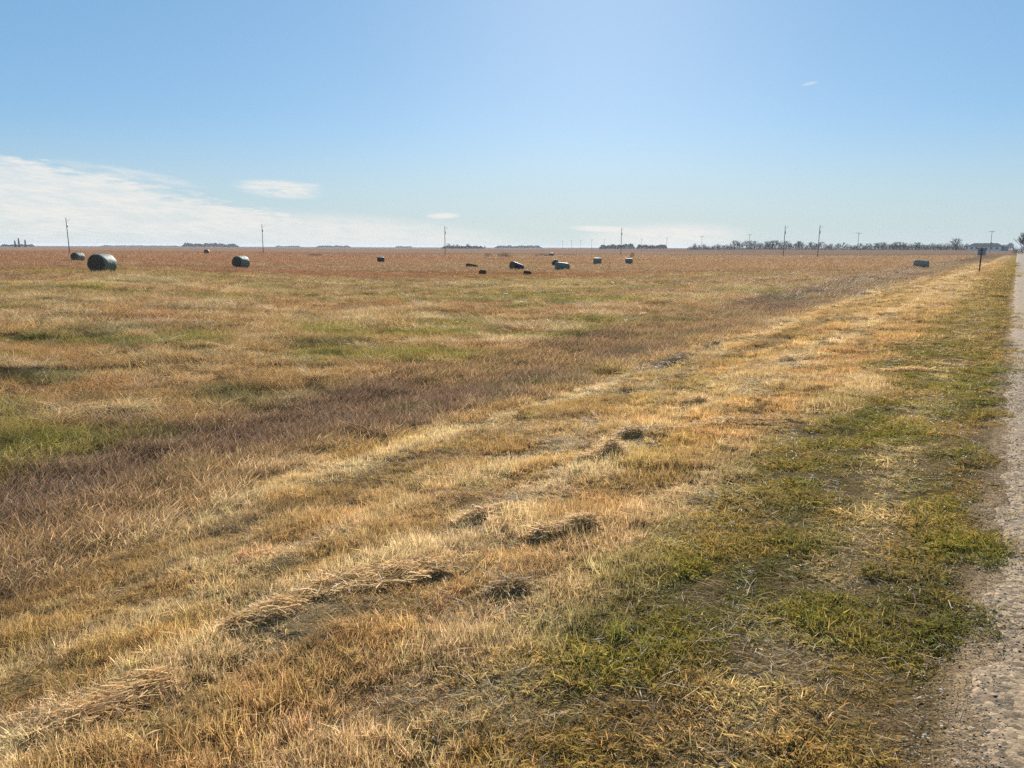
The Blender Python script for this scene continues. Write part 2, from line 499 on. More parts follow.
def blades(nb, rad, h, hj, wd, lean, curl, tint, segs=3, flop=0.0, wind=(0.0, 0.0), seed=1, head=0.0, rexp=0.5, tipb=0.5, tus=0, tr_=0.012):
    g_ = np.random.default_rng(seed)
    a = g_.uniform(0, 2 * np.pi, nb); r = rad * g_.uniform(0, 1, nb) ** rexp
    px, py = r * np.cos(a), r * np.sin(a)
    if tus:
        ka = g_.uniform(0, 2 * np.pi, tus); kr = rad * g_.uniform(0, 1, tus) ** rexp
        ki = g_.integers(0, tus, nb); kh = g_.uniform(0.6, 1.35, tus)
        qx, qy = g_.normal(0, tr_, nb), g_.normal(0, tr_, nb)
        px, py = kr[ki] * np.cos(ka[ki]) + qx, kr[ki] * np.sin(ka[ki]) + qy
        a = np.arctan2(qy, qx)
    hh = h * (1 + hj * g_.normal(0, 1, nb)); hh = np.clip(hh, h * 0.35, h * 1.9)
    da = g_.uniform(0, 2 * np.pi, nb)
    da = np.where((r > rad * 0.35) | (tus > 0), a + g_.normal(0, 0.9, nb), da)
    if tus: hh = hh * kh[ki]
    ln = np.abs(g_.normal(lean, lean * 0.6, nb))
    isf = g_.uniform(0, 1, nb) < flop
    ln = np.where(isf, g_.uniform(1.1, 1.5, nb), ln)
    cu = curl * g_.uniform(0.3, 1.5, nb)
    tw = g_.uniform(0, np.pi, nb)
    T = TINTS[tint]
    col = T[g_.integers(0, len(T), nb)] * g_.uniform(0.75, 1.2, nb)[:, None]
    if tus: col = col * 0.55 + 0.45 * (T[g_.integers(0, len(T), tus)] * g_.uniform(0.7, 1.3, tus)[:, None])[ki]
    V = []; C = []; pk = g_.uniform(0, 1, nb)
    ro = g_.uniform(0, np.pi, nb) * np.clip(ln, 0, 1); wr, wz = np.cos(ro), np.abs(np.sin(ro))
    cx, cy, cz = px.copy(), py.copy(), np.where(isf, g_.uniform(0.0, h * 0.5, nb), -0.02)
    for k in range(segs + 1):
        t = k / segs
        wk = wd * (1 - t ** 1.8) * 0.5 * g_.uniform(0.7, 1.3, nb) + 0.0003
        if head > 0 and k == segs - 1: wk = wk + head
        sx, sy = np.cos(da + tw), np.sin(da + tw)
        V.append(np.stack([np.stack([cx - sx * wk * wr, cy - sy * wk * wr, cz - wk * wz], 1), np.stack([cx + sx * wk * wr, cy + sy * wk * wr, cz + wk * wz], 1)], 1))
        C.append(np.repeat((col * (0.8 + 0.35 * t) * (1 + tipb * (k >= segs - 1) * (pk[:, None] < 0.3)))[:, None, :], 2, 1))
        th = ln + cu * (t + 0.3)
        st = hh / segs
        cx = cx + np.cos(da) * np.sin(th) * st + wind[0] * st * t
        cy = cy + np.sin(da) * np.sin(th) * st + wind[1] * st * t
        cz = np.maximum(cz + np.cos(th) * st, 0.004)
    V = np.stack(V, 1); C = np.stack(C, 1)          # nb, segs+1, 2, 3
    base = (np.arange(nb) * (segs + 1) * 2)[:, None]
    F = []
    for k in range(segs):
        F.append(np.stack([base[:, 0] + 2 * k, base[:, 0] + 2 * k + 1, base[:, 0] + 2 * k + 3, base[:, 0] + 2 * k + 2], 1))
    F = np.stack(F, 1).reshape(-1, 4)
    return V.reshape(-1, 3), F, C.reshape(-1, 3)


def raw_mesh(name, V, F, C, mat):
    me = bpy.data.meshes.new(name)
    me.vertices.add(len(V)); me.vertices.foreach_set('co', V.reshape(-1).astype(np.float32))
    me.loops.add(F.size); me.loops.foreach_set('vertex_index', F.reshape(-1).astype(np.int32))
    me.polygons.add(len(F)); me.polygons.foreach_set('loop_start', (np.arange(len(F)) * F.shape[1]).astype(np.int32))
    me.update(calc_edges=True)
    if C is not None:
        a = me.attributes.new('bcol', 'FLOAT_COLOR', 'POINT')
        a.data.foreach_set('color', np.concatenate([C, np.ones((len(C), 1))], 1).reshape(-1).astype(np.float32))
    me.materials.append(mat)
    return me


def scatter(name, meshes, P, rot, scl, col, label, cat, kidx=None):
    """one object of uncountable cover: points carrying instances of the clump meshes"""
    colx = bpy.data.collections.new(name + '_clumps')
    for i, me in enumerate(meshes):
        o = bpy.data.objects.new('%s_clump_%02d' % (name, i), me)
        colx.objects.link(o)
    pm = bpy.data.meshes.new(name)
    n = len(P)
    pm.vertices.add(n); pm.vertices.foreach_set('co', P.reshape(-1).astype(np.float32))
    a = pm.attributes.new('rot', 'FLOAT_VECTOR', 'POINT'); a.data.foreach_set('vector', rot.reshape(-1).astype(np.float32))
    a = pm.attributes.new('scl', 'FLOAT_VECTOR', 'POINT'); a.data.foreach_set('vector', scl.reshape(-1).astype(np.float32))
    a = pm.attributes.new('kidx', 'INT', 'POINT')
    if kidx is None: kidx = rng.integers(0, len(meshes), n)
    a.data.foreach_set('value', kidx.astype(np.int32))
    a = pm.attributes.new('icol', 'FLOAT_COLOR', 'POINT')
    a.data.foreach_set('color', np.concatenate([col, np.ones((n, 1))], 1).reshape(-1).astype(np.float32))
    ob = bpy.data.objects.new(name, pm)
    sc.collection.objects.link(ob)
    ob['kind'] = 'stuff'; ob['label'] = label; ob['category'] = cat
    ng = bpy.data.node_groups.new(name + '_nodes', 'GeometryNodeTree')
    ng.interface.new_socket('Geometry', in_out='INPUT', socket_type='NodeSocketGeometry')
    ng.interface.new_socket('Geometry', in_out='OUTPUT', socket_type='NodeSocketGeometry')
    gi = ng.nodes.new('NodeGroupInput'); go = ng.nodes.new('NodeGroupOutput')
    iop = ng.nodes.new('GeometryNodeInstanceOnPoints')
    ci = ng.nodes.new('GeometryNodeCollectionInfo')
    ci.inputs['Collection'].default_value = colx
    ci.inputs['Separate Children'].default_value = True
    ci.inputs['Reset Children'].default_value = True

    def att(nm, ty):
        nd = ng.nodes.new('GeometryNodeInputNamedAttribute'); nd.data_type = ty
        nd.inputs['Name'].default_value = nm
        return nd.outputs['Attribute']
    L = ng.links.new
    L(gi.outputs[0], iop.inputs['Points']); L(ci.outputs[0], iop.inputs['Instance'])
    iop.inputs['Pick Instance'].default_value = True
    L(att('kidx', 'INT'), iop.inputs['Instance Index'])
    e2r = ng.nodes.new('FunctionNodeEulerToRotation')
    L(att('rot', 'FLOAT_VECTOR'), e2r.inputs[0]); L(e2r.outputs[0], iop.inputs['Rotation'])
    L(att('scl', 'FLOAT_VECTOR'), iop.inputs['Scale'])
    L(iop.outputs[0], go.inputs[0])
    md = ob.modifiers.new('scatter', 'NODES'); md.node_group = ng
    return ob


def wedge(r0, r1, dens, half=50.0):
    """random points in the ring r0..r1 ahead of the camera (a little wider than the view)"""
    area = math.radians(2 * half) / 2 * (r1 * r1 - r0 * r0)
    n = int(area * dens)
    r = np.sqrt(rng.uniform(r0 * r0, r1 * r1, n)); a = np.radians(rng.uniform(-half, half, n))
    return r * np.sin(a), r * np.cos(a)


def gen_cover(kind, rings):
    xs, ys, ss = [], [], []
    for r0, r1, dens, sz in rings:
        x, y = wedge(r0, r1, dens)
        col, verge, gold, dit, field, tfar, grn, track = zones(x, y)
        w_, s_ = to_ws(x, y)
        u = rng.uniform(0, 1, len(x))
        gap = fbm(x * 2.6, y * 2.6, 131, 3)
        if kind == 'verge':
            k = verge * (1 - 0.6 * track) * (0.85 + 0.15 * sstep(gap, 0.3, 0.5)) * sstep(w_ + 0.55 * (fbm(s_ * 2.2, s_ * 0, 133, 2) - 0.5), -0.06, 0.06)
        elif kind == 'stubble':
            k = gold * (0.8 + 0.2 * sstep(gap, 0.34, 0.46))
        elif kind == 'ditch':
            k = dit * (0.5 + 0.5 * sstep(gap, 0.2, 0.4)) * (w_ > 4)
        elif kind == 'field':
            k = field * (1 - tfar) * (0.15 + 0.85 * sstep(gap, 0.36, 0.52))
        elif kind == 'tuft':
            t = fbm(x * 0.55, y * 0.55, 141, 3)
            k = (field * (1 - tfar * 0.9) * sstep(t, 0.5, 0.62) + dit * sstep(t, 0.55, 0.66) * 0.8 + gold * sstep(t, 0.6, 0.72) * 0.15)
        elif kind == 'farfield':
            k = field * tfar * (1 - sstep(y + 0.1 * x, 290, 305))
        elif kind == 'litter':
            k = (verge * (w_ > -0.02) * 0.55 + gold * sstep(fbm(x * 0.9, y * 0.9, 151, 3), 0.45, 0.6) * 0.8)
        ok = u < k
        xs.append(x[ok]); ys.append(y[ok]); ss.append(np.full(ok.sum(), sz))
    x = np.concatenate(xs); y = np.concatenate(ys); s = np.concatenate(ss)
    n = len(x)
    col = zones(x, y)[0]
    z = height(x, y) - 0.01
    rot = np.stack([rng.normal(0, 0.08, n), rng.normal(0, 0.08, n), rng.uniform(0, 6.283, n)], 1)
    v = rng.uniform(0.75, 1.25, n)
    return x, y, z, rot, s, v, col, n


TR = rng  # alias


def tint_var(col, n, k=0.13):
    return np.clip(col * (1 + rng.normal(0, k, (n, 1))) * (1 + rng.normal(0, k * 0.15, (n, 3))), 0.01, 0.8)


# short green verge
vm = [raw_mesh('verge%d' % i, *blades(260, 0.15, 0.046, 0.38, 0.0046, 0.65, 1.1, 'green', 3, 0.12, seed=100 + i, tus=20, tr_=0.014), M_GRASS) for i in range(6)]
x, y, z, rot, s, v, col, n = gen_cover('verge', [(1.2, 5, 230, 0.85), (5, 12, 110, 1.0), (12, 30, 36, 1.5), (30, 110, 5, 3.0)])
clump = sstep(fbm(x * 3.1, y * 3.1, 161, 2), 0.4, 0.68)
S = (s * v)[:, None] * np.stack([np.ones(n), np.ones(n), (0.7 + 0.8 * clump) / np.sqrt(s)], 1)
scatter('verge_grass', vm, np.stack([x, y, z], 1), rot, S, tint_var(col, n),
        'short green and straw coloured grass along the edge of the gravel road', 'grass')
NV = n
# gold stubble
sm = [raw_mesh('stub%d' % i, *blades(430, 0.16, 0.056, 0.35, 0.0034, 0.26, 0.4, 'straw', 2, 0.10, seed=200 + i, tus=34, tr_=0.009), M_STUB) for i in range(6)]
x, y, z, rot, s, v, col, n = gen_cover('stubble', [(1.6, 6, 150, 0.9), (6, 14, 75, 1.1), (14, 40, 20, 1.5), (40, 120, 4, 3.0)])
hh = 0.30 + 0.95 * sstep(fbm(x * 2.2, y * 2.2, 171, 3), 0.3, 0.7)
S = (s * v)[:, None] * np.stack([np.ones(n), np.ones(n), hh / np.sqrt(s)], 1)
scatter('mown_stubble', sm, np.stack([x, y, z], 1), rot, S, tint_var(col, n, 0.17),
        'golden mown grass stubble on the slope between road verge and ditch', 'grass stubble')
NS = n
# fine tall brown grass in the ditch
dm = [raw_mesh('tall%d' % i, *blades(340, 0.22, 0.145, 0.3, 0.0020, 0.22, 0.55, 'straw', 4, 0.05, wind=(0.35, -0.05), seed=300 + i, head=0.0014, tipb=0.9, tus=60, tr_=0.015), M_STUB) for i in range(6)]
x, y, z, rot, s, v, col, n = gen_cover('ditch', [(3, 14, 36, 1.0), (14, 40, 20, 1.25), (40, 170, 3, 2.6)])
rot[:, 2] = rng.normal(0, 0.5, n)
S = (s * v)[:, None] * np.stack([np.ones(n), np.ones(n), 0.85 / np.sqrt(s)], 1)
scatter('ditch_grass', dm, np.stack([x, y, z], 1), rot, S, tint_var(col, n),
        'fine brownish mauve tall grass filling the shallow ditch', 'grass')
ND = n
# rough field grass
fm = [raw_mesh('rough%d' % i, *blades(220, 0.24, 0.135, 0.35, 0.0036, 0.35, 0.7, 'straw', 3, 0.12, wind=(0.25, 0.0), seed=400 + i, tus=18, tr_=0.025), M_STUB) for i in range(6)]
x, y, z, rot, s, v, col, n = gen_cover('field', [(7, 22, 20, 1.2), (22, 50, 8, 1.8), (50, 90, 3, 2.8)])
rot[:, 2] = rng.normal(0, 0.7, n)
S = (s * v)[:, None] * np.stack([np.ones(n), np.ones(n), (0.6 + 0.7 * fbm(x * 0.5, y * 0.5, 175, 3)) / np.sqrt(s)], 1)
scatter('field_grass', fm, np.stack([x, y, z], 1), rot, S, tint_var(col, n, 0.18),
        'rough unmown field grass in tan, orange and green patches', 'grass')
NF = n
# bunch grass tufts
tm = [raw_mesh('tuft%d' % i, *blades(150, 0.11, 0.27, 0.3, 0.0036, 0.35, 0.9, 'straw', 4, 0.0, wind=(0.25, 0.0), seed=500 + i, rexp=0.8), M_STUB) for i in range(5)]
x, y, z, rot, s, v, col, n = gen_cover('tuft', [(9, 25, 1.5, 0.85), (25, 60, 0.9, 1.3), (60, 130, 0.25, 1.8)])
rot[:, 2] = rng.normal(0, 0.7, n)
S = (s * v)[:, None] * np.stack([np.ones(n) * 1.5, np.ones(n) * 1.5, 0.95 / np.sqrt(s)], 1)
tc_ = np.where(rng.uniform(0, 1, n)[:, None] < 0.5, col * 0.4 + C_PALE * 0.6, np.where(rng.uniform(0, 1, n)[:, None] < 0.4, C_DKGRN * 0.8 + col * 0.2, col * 0.5 + C_ORANGE * 0.5))
scatter('bunch_grass', tm, np.stack([x, y, z], 1), rot, S, tint_var(tc_, n),
        'taller tufts of bunch grass scattered through the ditch and rough field', 'grass')
NT_ = n
# far field stubble clumps
ffm = [raw_mesh('far%d' % i, *blades(60, 0.5, 0.14, 0.35, 0.012, 0.3, 0.5, 'straw', 2, 0.1, seed=600 + i, tipb=0.0), M_STUB) for i in range(4)]
x, y, z, rot, s, v, col, n = gen_cover('farfield', [(30, 90, 2.2, 1.4), (90, 180, 0.9, 2.2), (180, 330, 0.32, 3.4)])
S = (s * v)[:, None] * np.stack([np.ones(n), np.ones(n), 0.8 / np.sqrt(s)], 1)
scatter('hay_stubble', ffm, np.stack([x, y, z], 1), rot, S, tint_var(col * 0.92, n, 0.08),
        'orange brown cut hay stubble covering the far field around the bales', 'grass stubble')
# straw litter lying flat
lm = [raw_mesh('litter%d' % i, *blades(70, 0.2, 0.06, 0.45, 0.0030, 1.4, 0.25, 'straw', 2, 1.0, seed=700 + i), M_STUB) for i in range(5)]
x, y, z, rot, s, v, col, n = gen_cover('litter', [(1.2, 8, 46, 1.0), (8, 25, 14, 1.4)])
S = (s * v)[:, None] * np.stack([np.ones(n), np.ones(n), np.full(n, 0.35)], 1)
scatter('straw_litter', lm, np.stack([x, y, z + 0.012], 1), rot, S, tint_var(mixc(np.tile(C_PALE * np.array([0.8, 0.7, 0.55]), (n, 1)), np.array([0.16, 0.11, 0.06]), rng.uniform(0, 1, n)), n),
        'loose pale straw litter lying over the verge and stubble', 'straw')
print('COUNTS', NV, NS, ND, NF, NT_, n)

# loose stones on the road shoulder
ms, g = new_mat('stone')
ic = g.n('ShaderNodeAttribute', attribute_name='icol', attribute_type='INSTANCER').outputs['Color']
tcn = g.n('ShaderNodeTexCoord')
finish(g, bsdf(g, g.mix(1.0, ic, g.mix(g.noise(tcn.outputs['Object'], 3, 3), (0.6, 0.6, 0.6), (1.3, 1.3, 1.3)), 'MULTIPLY'), 1.0, 0.0))


def stone_mesh(name, seed, mat, sub=1):
    bm = bmesh.new()
    bmesh.ops.create_icosphere(bm, subdivisions=sub, radius=1.0)
    rr = random.Random(seed)
    ax = (rr.uniform(0.8, 1.3), rr.uniform(0.7, 1.1), rr.uniform(0.5, 0.8))
    for vv in bm.verts:
        k = rr.uniform(0.78, 1.15)
        vv.co = Vector((vv.co.x * ax[0] * k, vv.co.y * ax[1] * k, vv.co.z * ax[2] * k))
    me = bpy.data.meshes.new(name); bm.to_mesh(me); bm.free()
    me.materials.append(mat)
    return me


stm = [stone_mesh('pebble%d' % i, 900 + i, ms) for i in range(6)]
n = 60000
s_ = 0.9 + 15 * rng.uniform(0, 1, n) ** 1.6
w_ = 0.16 - 2.2 * rng.uniform(0, 1, n) ** 1.2
x, y = from_ws(w_, s_)
sz = np.clip(rng.lognormal(-6.1, 0.38, n), 0.001, 0.006) * (1 + s_ / 15)
z = height(x, y, False) + 0.012 + sz * 0.15
colr = np.array([[0.46, 0.35, 0.23], [0.40, 0.31, 0.22], [0.32, 0.25, 0.18], [0.52, 0.43, 0.32], [0.40, 0.26, 0.17]])[rng.integers(0, 5, n)]
scatter('loose_gravel', stm, np.stack([x, y, z], 1), np.stack([rng.normal(0, .2, n), rng.normal(0, .2, n), rng.uniform(0, 6.28, n)], 1), sz[:, None] * np.array([[1.2, 1.1, 0.6]]), colr,
        'loose beige and grey stones scattered over the road shoulder', 'gravel')

# ------------------------------------------------------------------ mesh helpers
class MB:
    def __init__(s):
        s.v = []; s.f = []

    def add(s, vs, fs):
        b = len(s.v)
        s.v += [tuple(q) for q in vs]
        s.f += [tuple(i + b for i in q) for q in fs]

    def tube(s, p0, p1, r0, r1, n=6, cap=True):
        p0 = Vector(p0); p1 = Vector(p1)
        d = (p1 - p0)
        if d.length < 1e-6: return
        q = d.to_track_quat('Z', 'Y')
        vs = []
        for p, r in ((p0, r0), (p1, r1)):
            for k in range(n):
                a = 2 * math.pi * k / n
                vs.append(p + q @ Vector((r * math.cos(a), r * math.sin(a), 0)))
        fs = [(k, (k + 1) % n, n + (k + 1) % n, n + k) for k in range(n)]
        if cap: fs += [tuple(range(n - 1, -1, -1)), tuple(range(n, 2 * n))]
        s.add(vs, fs)

    def box(s, c, d, rz=0.0):
        cx, cy, cz = c; dx, dy, dz = (q / 2 for q in d)
        ca, sa = math.cos(rz), math.sin(rz)
        vs = []
        for zz in (-dz, dz):
            for xx, yy in ((-dx, -dy), (dx, -dy), (dx, dy), (-dx, dy)):
                vs.append((cx + xx * ca - yy * sa, cy + xx * sa + yy * ca, cz + zz))
        s.add(vs, [(3, 2, 1, 0), (4, 5, 6, 7), (0, 1, 5, 4), (1, 2, 6, 5), (2, 3, 7, 6), (3, 0, 4, 7)])

    def build(s, name, mat, parent=None, smooth=False, bevel=0.0):
        me = bpy.data.meshes.new(name)
        me.from_pydata(s.v, [], s.f); me.update()
        if smooth: me.polygons.foreach_set('use_smooth', [True] * len(me.polygons))
        me.materials.append(mat)
        o = bpy.data.objects.new(name, me)
        sc.collection.objects.link(o)
        if parent: o.parent = parent
        if bevel:
            b = o.modifiers.new('bevel', 'BEVEL'); b.width = bevel; b.segments = 2
        return o


def empty(name, label, cat, loc=(0, 0, 0), rz=0.0, group=None):
    o = bpy.data.objects.new(name, None)
    sc.collection.objects.link(o)
    o.location = loc; o.rotation_euler = (0, 0, rz)
    o['label'] = label; o['category'] = cat
    if group: o['group'] = group
    return o


def tag(o, label, cat, group=None):
    o['label'] = label; o['category'] = cat
    if group: o['group'] = group
    return o


def copy_tree(o, parent=None):
    c = o.copy(); sc.collection.objects.link(c)
    c.parent = parent
    for ch in list(o.children):
        copy_tree(ch, c)
    return c


def survey(az_deg, dist):
    a = R(az_deg)
    return dist * math.sin(a), dist * math.cos(a)


def AZ(px):                        # bearing of a column of the photograph, seen at the horizon
    return math.degrees(math.atan((px - 512) / 772.0))


def simple_mat(name, col, rough=0.8, spec=0.2, nscale=6.0, var=0.35, bump=0.3, bdist=0.01, metal=0.0):
    m, g = new_mat(name)
    t = g.n('ShaderNodeTexCoord')
    f = g.noise(t.outputs['Object'], nscale, 4, 0.6)
    lo = tuple(q * (1 - var) for q in col); hi = tuple(min(q * (1 + var), 0.9) for q in col)
    finish(g, bsdf(g, g.mix(f, lo, hi), rough, spec, f, bump, bdist, metal))
    return m


# ------------------------------------------------------------------ bales
def wrap_mat(name, col, spec, rough):
    m, g = new_mat(name)
    t = g.n('ShaderNodeTexCoord')
    sx = g.n('ShaderNodeSeparateXYZ'); g.t.links.new(t.outputs['Object'], sx.inputs[0])
    bands = g.noise(g.comb(0.0, g.m('MULTIPLY', sx.outputs[1], 9.0), 0.0), 1.0, 3, 0.6)
    f = g.noise(t.outputs['Object'], 5, 4, 0.65)
    k = g.m('ADD', g.m('MULTIPLY', bands, 0.5), g.m('MULTIPLY', f, 0.5))
    c = g.mix(k, tuple(q * 0.6 for q in col), tuple(min(q * 1.4, 0.85) for q in col))
    finish(g, bsdf(g, c, rough, spec, g.m('ADD', bands, f), 0.8, 0.05))
    return m


M_HAY = simple_mat('weathered hay', (0.115, 0.085, 0.056), 0.95, 0.05, 14, 0.5, 0.9, 0.05)
M_HAYB = simple_mat('brown weathered hay', (0.11, 0.062, 0.04), 0.95, 0.05, 12, 0.5, 0.9, 0.05)
M_BLK = simple_mat('blackened wet hay', (0.025, 0.02, 0.022), 0.9, 0.1, 12, 0.5, 0.9, 0.05)
M_WT = wrap_mat('teal net wrap', (0.15, 0.18, 0.135), 0.16, 0.6)
M_WD = wrap_mat('dark blue net wrap', (0.020, 0.028, 0.052), 0.2, 0.55)
M_WG = wrap_mat('grey green net wrap', (0.14, 0.16, 0.14), 0.16, 0.6)
M_WB = wrap_mat('brown net wrap', (0.34, 0.26, 0.18), 0.12, 0.7)


def bale_parts(root, rad, L, wrap, endm, seed, taper=1.0):
    rr = random.Random(seed)
    n = 26; ny = 9
    prof = [(-0.5, 0.90), (-0.485, 0.965), (-0.45, 1.0), (-0.25, 1.015), (0, 1.02), (0.25, 1.01), (0.45, 1.0), (0.485, 0.965), (0.5, 0.90)]
    ph = [rr.uniform(0, 6.28) for _ in range(6)]

    def rr_(a, t):
        return 1 + 0.018 * math.sin(2 * a + ph[0] + t) + 0.014 * math.sin(5 * a + ph[1] + 3 * t) + 0.010 * math.sin(9 * a + ph[2] - 5 * t)
    vs = []
    for t, k in prof:
        for j in range(n):
            a = 2 * math.pi * j / n
            r_ = rad * k * rr_(a, t)
            tz = 1 - (1 - taper) * (t + 0.5)
            xx = r_ * math.cos(a) * 1.03; zz = r_ * math.sin(a)
            zz = max(zz, -rad * 0.90) if zz < 0 else zz * 0.985
            vs.append((xx, t * L, (zz + rad * 0.88) * tz))
    fs = []
    for i in range(len(prof) - 1):
        for j in range(n):
            fs.append((i * n + j, i * n + (j + 1) % n, (i + 1) * n + (j + 1) % n, (i + 1) * n + j))
    b = MB(); b.add(vs, [f[::-1] for f in fs])
    b.build('net_wrap', wrap, root, True)
    for sgn in (-1, 1):
        base = vs[0:n] if sgn < 0 else vs[-n:]
        rings = [(1.0, 0.0), (0.8, 0.035), (0.5, 0.03), (0.25, 0.05), (0.0, 0.03)]
        ev = []
        for k, out in rings:
            for q in base:
                cx, cz = 0.0, rad * 0.88
                ev.append((cx + (q[0] - cx) * k, q[1] + sgn * (out + (rr.uniform(-0.02, 0.02) if 0 < k < 1 else 0)), cz + (q[2] - cz) * k))
        ef = []
        for i in range(len(rings) - 1):
            for j in range(n):
                f = (i * n + j, i * n + (j + 1) % n, (i + 1) * n + (j + 1) % n, (i + 1) * n + j)
                ef.append(f if sgn < 0 else f[::-1])
        b = MB(); b.add(ev, ef)
        b.build('end_face', endm, root, True)


BG = 'round bales standing in the hay field'
BALES = [
    # px, dist, dia, length, axis bearing (deg), wrap, end, label
    (100.3, 67, 1.52, 1.45, 7, M_WT, M_HAY, 'largest round bale on the left, dark face and pale green wrapped side'),
    (76.2, 128, 1.30, 1.35, 14, M_WT, M_HAY, 'small round bale behind the largest one, beside the leftmost power pole'),
    (239.5, 92, 1.42, 1.40, 20, M_WT, M_HAY, 'dark bale with pale lit edge, alone right of the two left bales'),
    (206.0, 245, 1.45, 1.2, -5, M_WB, M_HAYB, 'tiny dark brown bale far back in the field, left of a closer bale'),
    (380.0, 152, 1.15, 1.30, 82, M_WD, M_HAY, 'small square looking dark bale alone in the middle left of the field'),
    (516.3, 104, 1.32, 1.55, 52, M_WD, M_HAY, 'near black blue bale with a sloping bright top edge'),
    (555.0, 126, 1.12, 1.2, 0, M_WG, M_HAY, 'grey bale seen end on, half hidden behind a wider bale'),
    (562.0, 105, 1.20, 1.75, 60, M_WG, M_WG, 'wide blue grey bale with rounded right end in the middle of the field'),
    (597.2, 140, 1.34, 1.34, 92, M_WG, M_HAY, 'dark bale with white lit top, left of the similar pair by the pole'),
    (628.8, 142, 1.12, 1.25, 96, M_WG, M_HAY, 'dark bale with lit top just right of the tall middle power pole'),
    (551.0, 255, 1.1, 1.2, 70, M_WD, M_HAY, 'tiny bale on the field edge above the grey pair'),
    (922.0, 112, 1.22, 1.70, 112, M_WB, M_HAY, 'greyish brown bale alone on the right, left of the road sign'),
]
for i, (px, d, dia, L, axb, wm, em, lab) in enumerate(BALES):
    x, y = survey(AZ(px), d)
    o = empty('round_bale', lab, 'hay bale', (x, y, hz_at(x, y) - 0.02), -R(axb), BG)
    bale_parts(o, dia / 2, L, wm, em, 40 + i, {5: 0.62, 7: 0.86, 8: 0.95, 11: 0.93}.get(i, 1.0))


# sagged and broken bales: lumps of old hay
def lump(name, size, mat, seed, loc, rz, label, cat, group):
    rr = random.Random(seed)
    bm = bmesh.new()
    bmesh.ops.create_cube(bm, size=1.0)
    bmesh.ops.bevel(bm, geom=bm.edges[:], offset=0.14, segments=2, affect='EDGES')
    bmesh.ops.subdivide_edges(bm, edges=bm.edges[:], cuts=1, use_grid_fill=True)
    for v_ in bm.verts:
        t = v_.co.x
        v_.co.z = (v_.co.z + 0.5)
        v_.co.z *= 1 - 0.42 * (t + 0.5) * size[3]
        v_.co += Vector((rr.uniform(-.03, .03), rr.uniform(-.03, .03), rr.uniform(-.03, .03)))
        v_.co = Vector((v_.co.x * size[0], v_.co.y * size[1], v_.co.z * size[2]))
    me = bpy.data.meshes.new(name); bm.to_mesh(me); bm.free()
    me.materials.append(mat)
    o = bpy.data.objects.new(name, me); sc.collection.objects.link(o)
    o.location = loc; o.rotation_euler = (0, 0, rz)
    return tag(o, label, cat, group)


for px, d, size, mat, lab in [
    (471.2, 115, (1.75, 1.1, 0.72, 1.0), M_HAYB, 'sagged brown slab of an old bale sloping down to the right'),
    (482.0, 83, (0.75, 0.7, 0.62, 0.1), M_HAYB, 'small brown block of hay below the sagged brown bale'),
    (527.0, 84, (0.85, 0.7, 0.58, 0.3), M_BLK, 'small black block of hay at the foot of the near black bale'),
]:
    x, y = survey(AZ(px), d)
    lump('hay_block', size, mat, int(px), (x, y, hz_at(x, y) - 0.03), -R(AZ(px)), lab, 'hay block', 'broken pieces of old bales')

# ------------------------------------------------------------------ utility poles
M_WOOD = simple_mat('grey pole wood', (0.19, 0.165, 0.14), 0.9, 0.1, 3, 0.3)
M_INS = simple_mat('insulator', (0.35, 0.37, 0.38), 0.3, 0.5, 3, 0.1)


def make_pole(h, arm, label, group):
    root = empty('power_pole', label, 'power pole', group=group)
    b = MB(); b.tube((0, 0, -0.3), (0, 0, h), 0.125, 0.085, 10); b.build('pole', M_WOOD, root, True)
    if arm > 0:
        z0 = h - 0.35
        b = MB(); b.box((0, 0.16, z0), (arm, 0.13, 0.15)); b.build('crossarm', M_WOOD, root)
        xs = (-arm * 0.46, arm * 0.46, 0.0)
        b = MB()
        for sg in (-1, 1): b.tube((0, 0.23, z0 - 0.75), (sg * arm * 0.32, 0.23, z0 - 0.05), 0.03, 0.03, 5)
        b.build('brace', M_WOOD, root)
    else:
        z0 = h - 0.9
        b = MB(); b.tube((0, 0.1, z0), (0.9, 0.1, z0 + 0.35), 0.035, 0.03, 6); b.build('bracket', M_WOOD, root)
        xs = (0.9,)
        b = MB(); b.tube((0, -0.25, z0 - 1.6), (0, -0.25, z0 - 0.8), 0.2, 0.2, 10); b.build('transformer', M_INS, root, True)
    for q in xs:
        b = MB()
        zt = (z0 + 0.08) if arm > 0 and q != 0 else (h if arm > 0 else z0 + 0.35)
        yb = 0.16 if arm > 0 and q != 0 else (0.0 if arm > 0 else 0.1)
        b.tube((q, yb, zt), (q, yb, zt + 0.12), 0.03, 0.03, 6)
        b.tube((q, yb, zt + 0.12), (q, yb, zt + 0.30), 0.075, 0.05, 8)
        b.build('insulator', M_INS, root, True)
    return root


PG1 = 'nearer row of wooden power poles'
near_poles = [(68.5, 30, -0.012, 'leftmost wooden power pole standing behind the small left bale'),
              (262.5, 28, 0.0, 'slim power pole right of the bale with a pale edge'),
              (444.5, 29, 0.0, 'slim power pole at the left end of a low dark wood'),
              (620.5, 27, 0.0, 'power pole rising in front of the small dark wood in the middle'),
              (783.0, 29.5, 0.01, 'left one of the two close tall power poles before the bare trees'),
              (817.5, 30, 0.008, 'right one of the two close tall power poles before the bare trees')]
p0 = None
H0 = 9.6
for i, (px, hp, lean, lab) in enumerate(near_poles):
    d = H0 * 772 / hp
    if p0 is None:
        o = p0 = make_pole(H0, 0, lab, PG1)
    else:
        o = copy_tree(p0)
    x, y = survey(AZ(px), d)
    o['label'] = lab
    o.location = (x, y, hz_at(x, y)); o.rotation_euler = (0, lean, -R(AZ(px)) + 0.4)
PG2 = 'far row of power poles with crossarms'
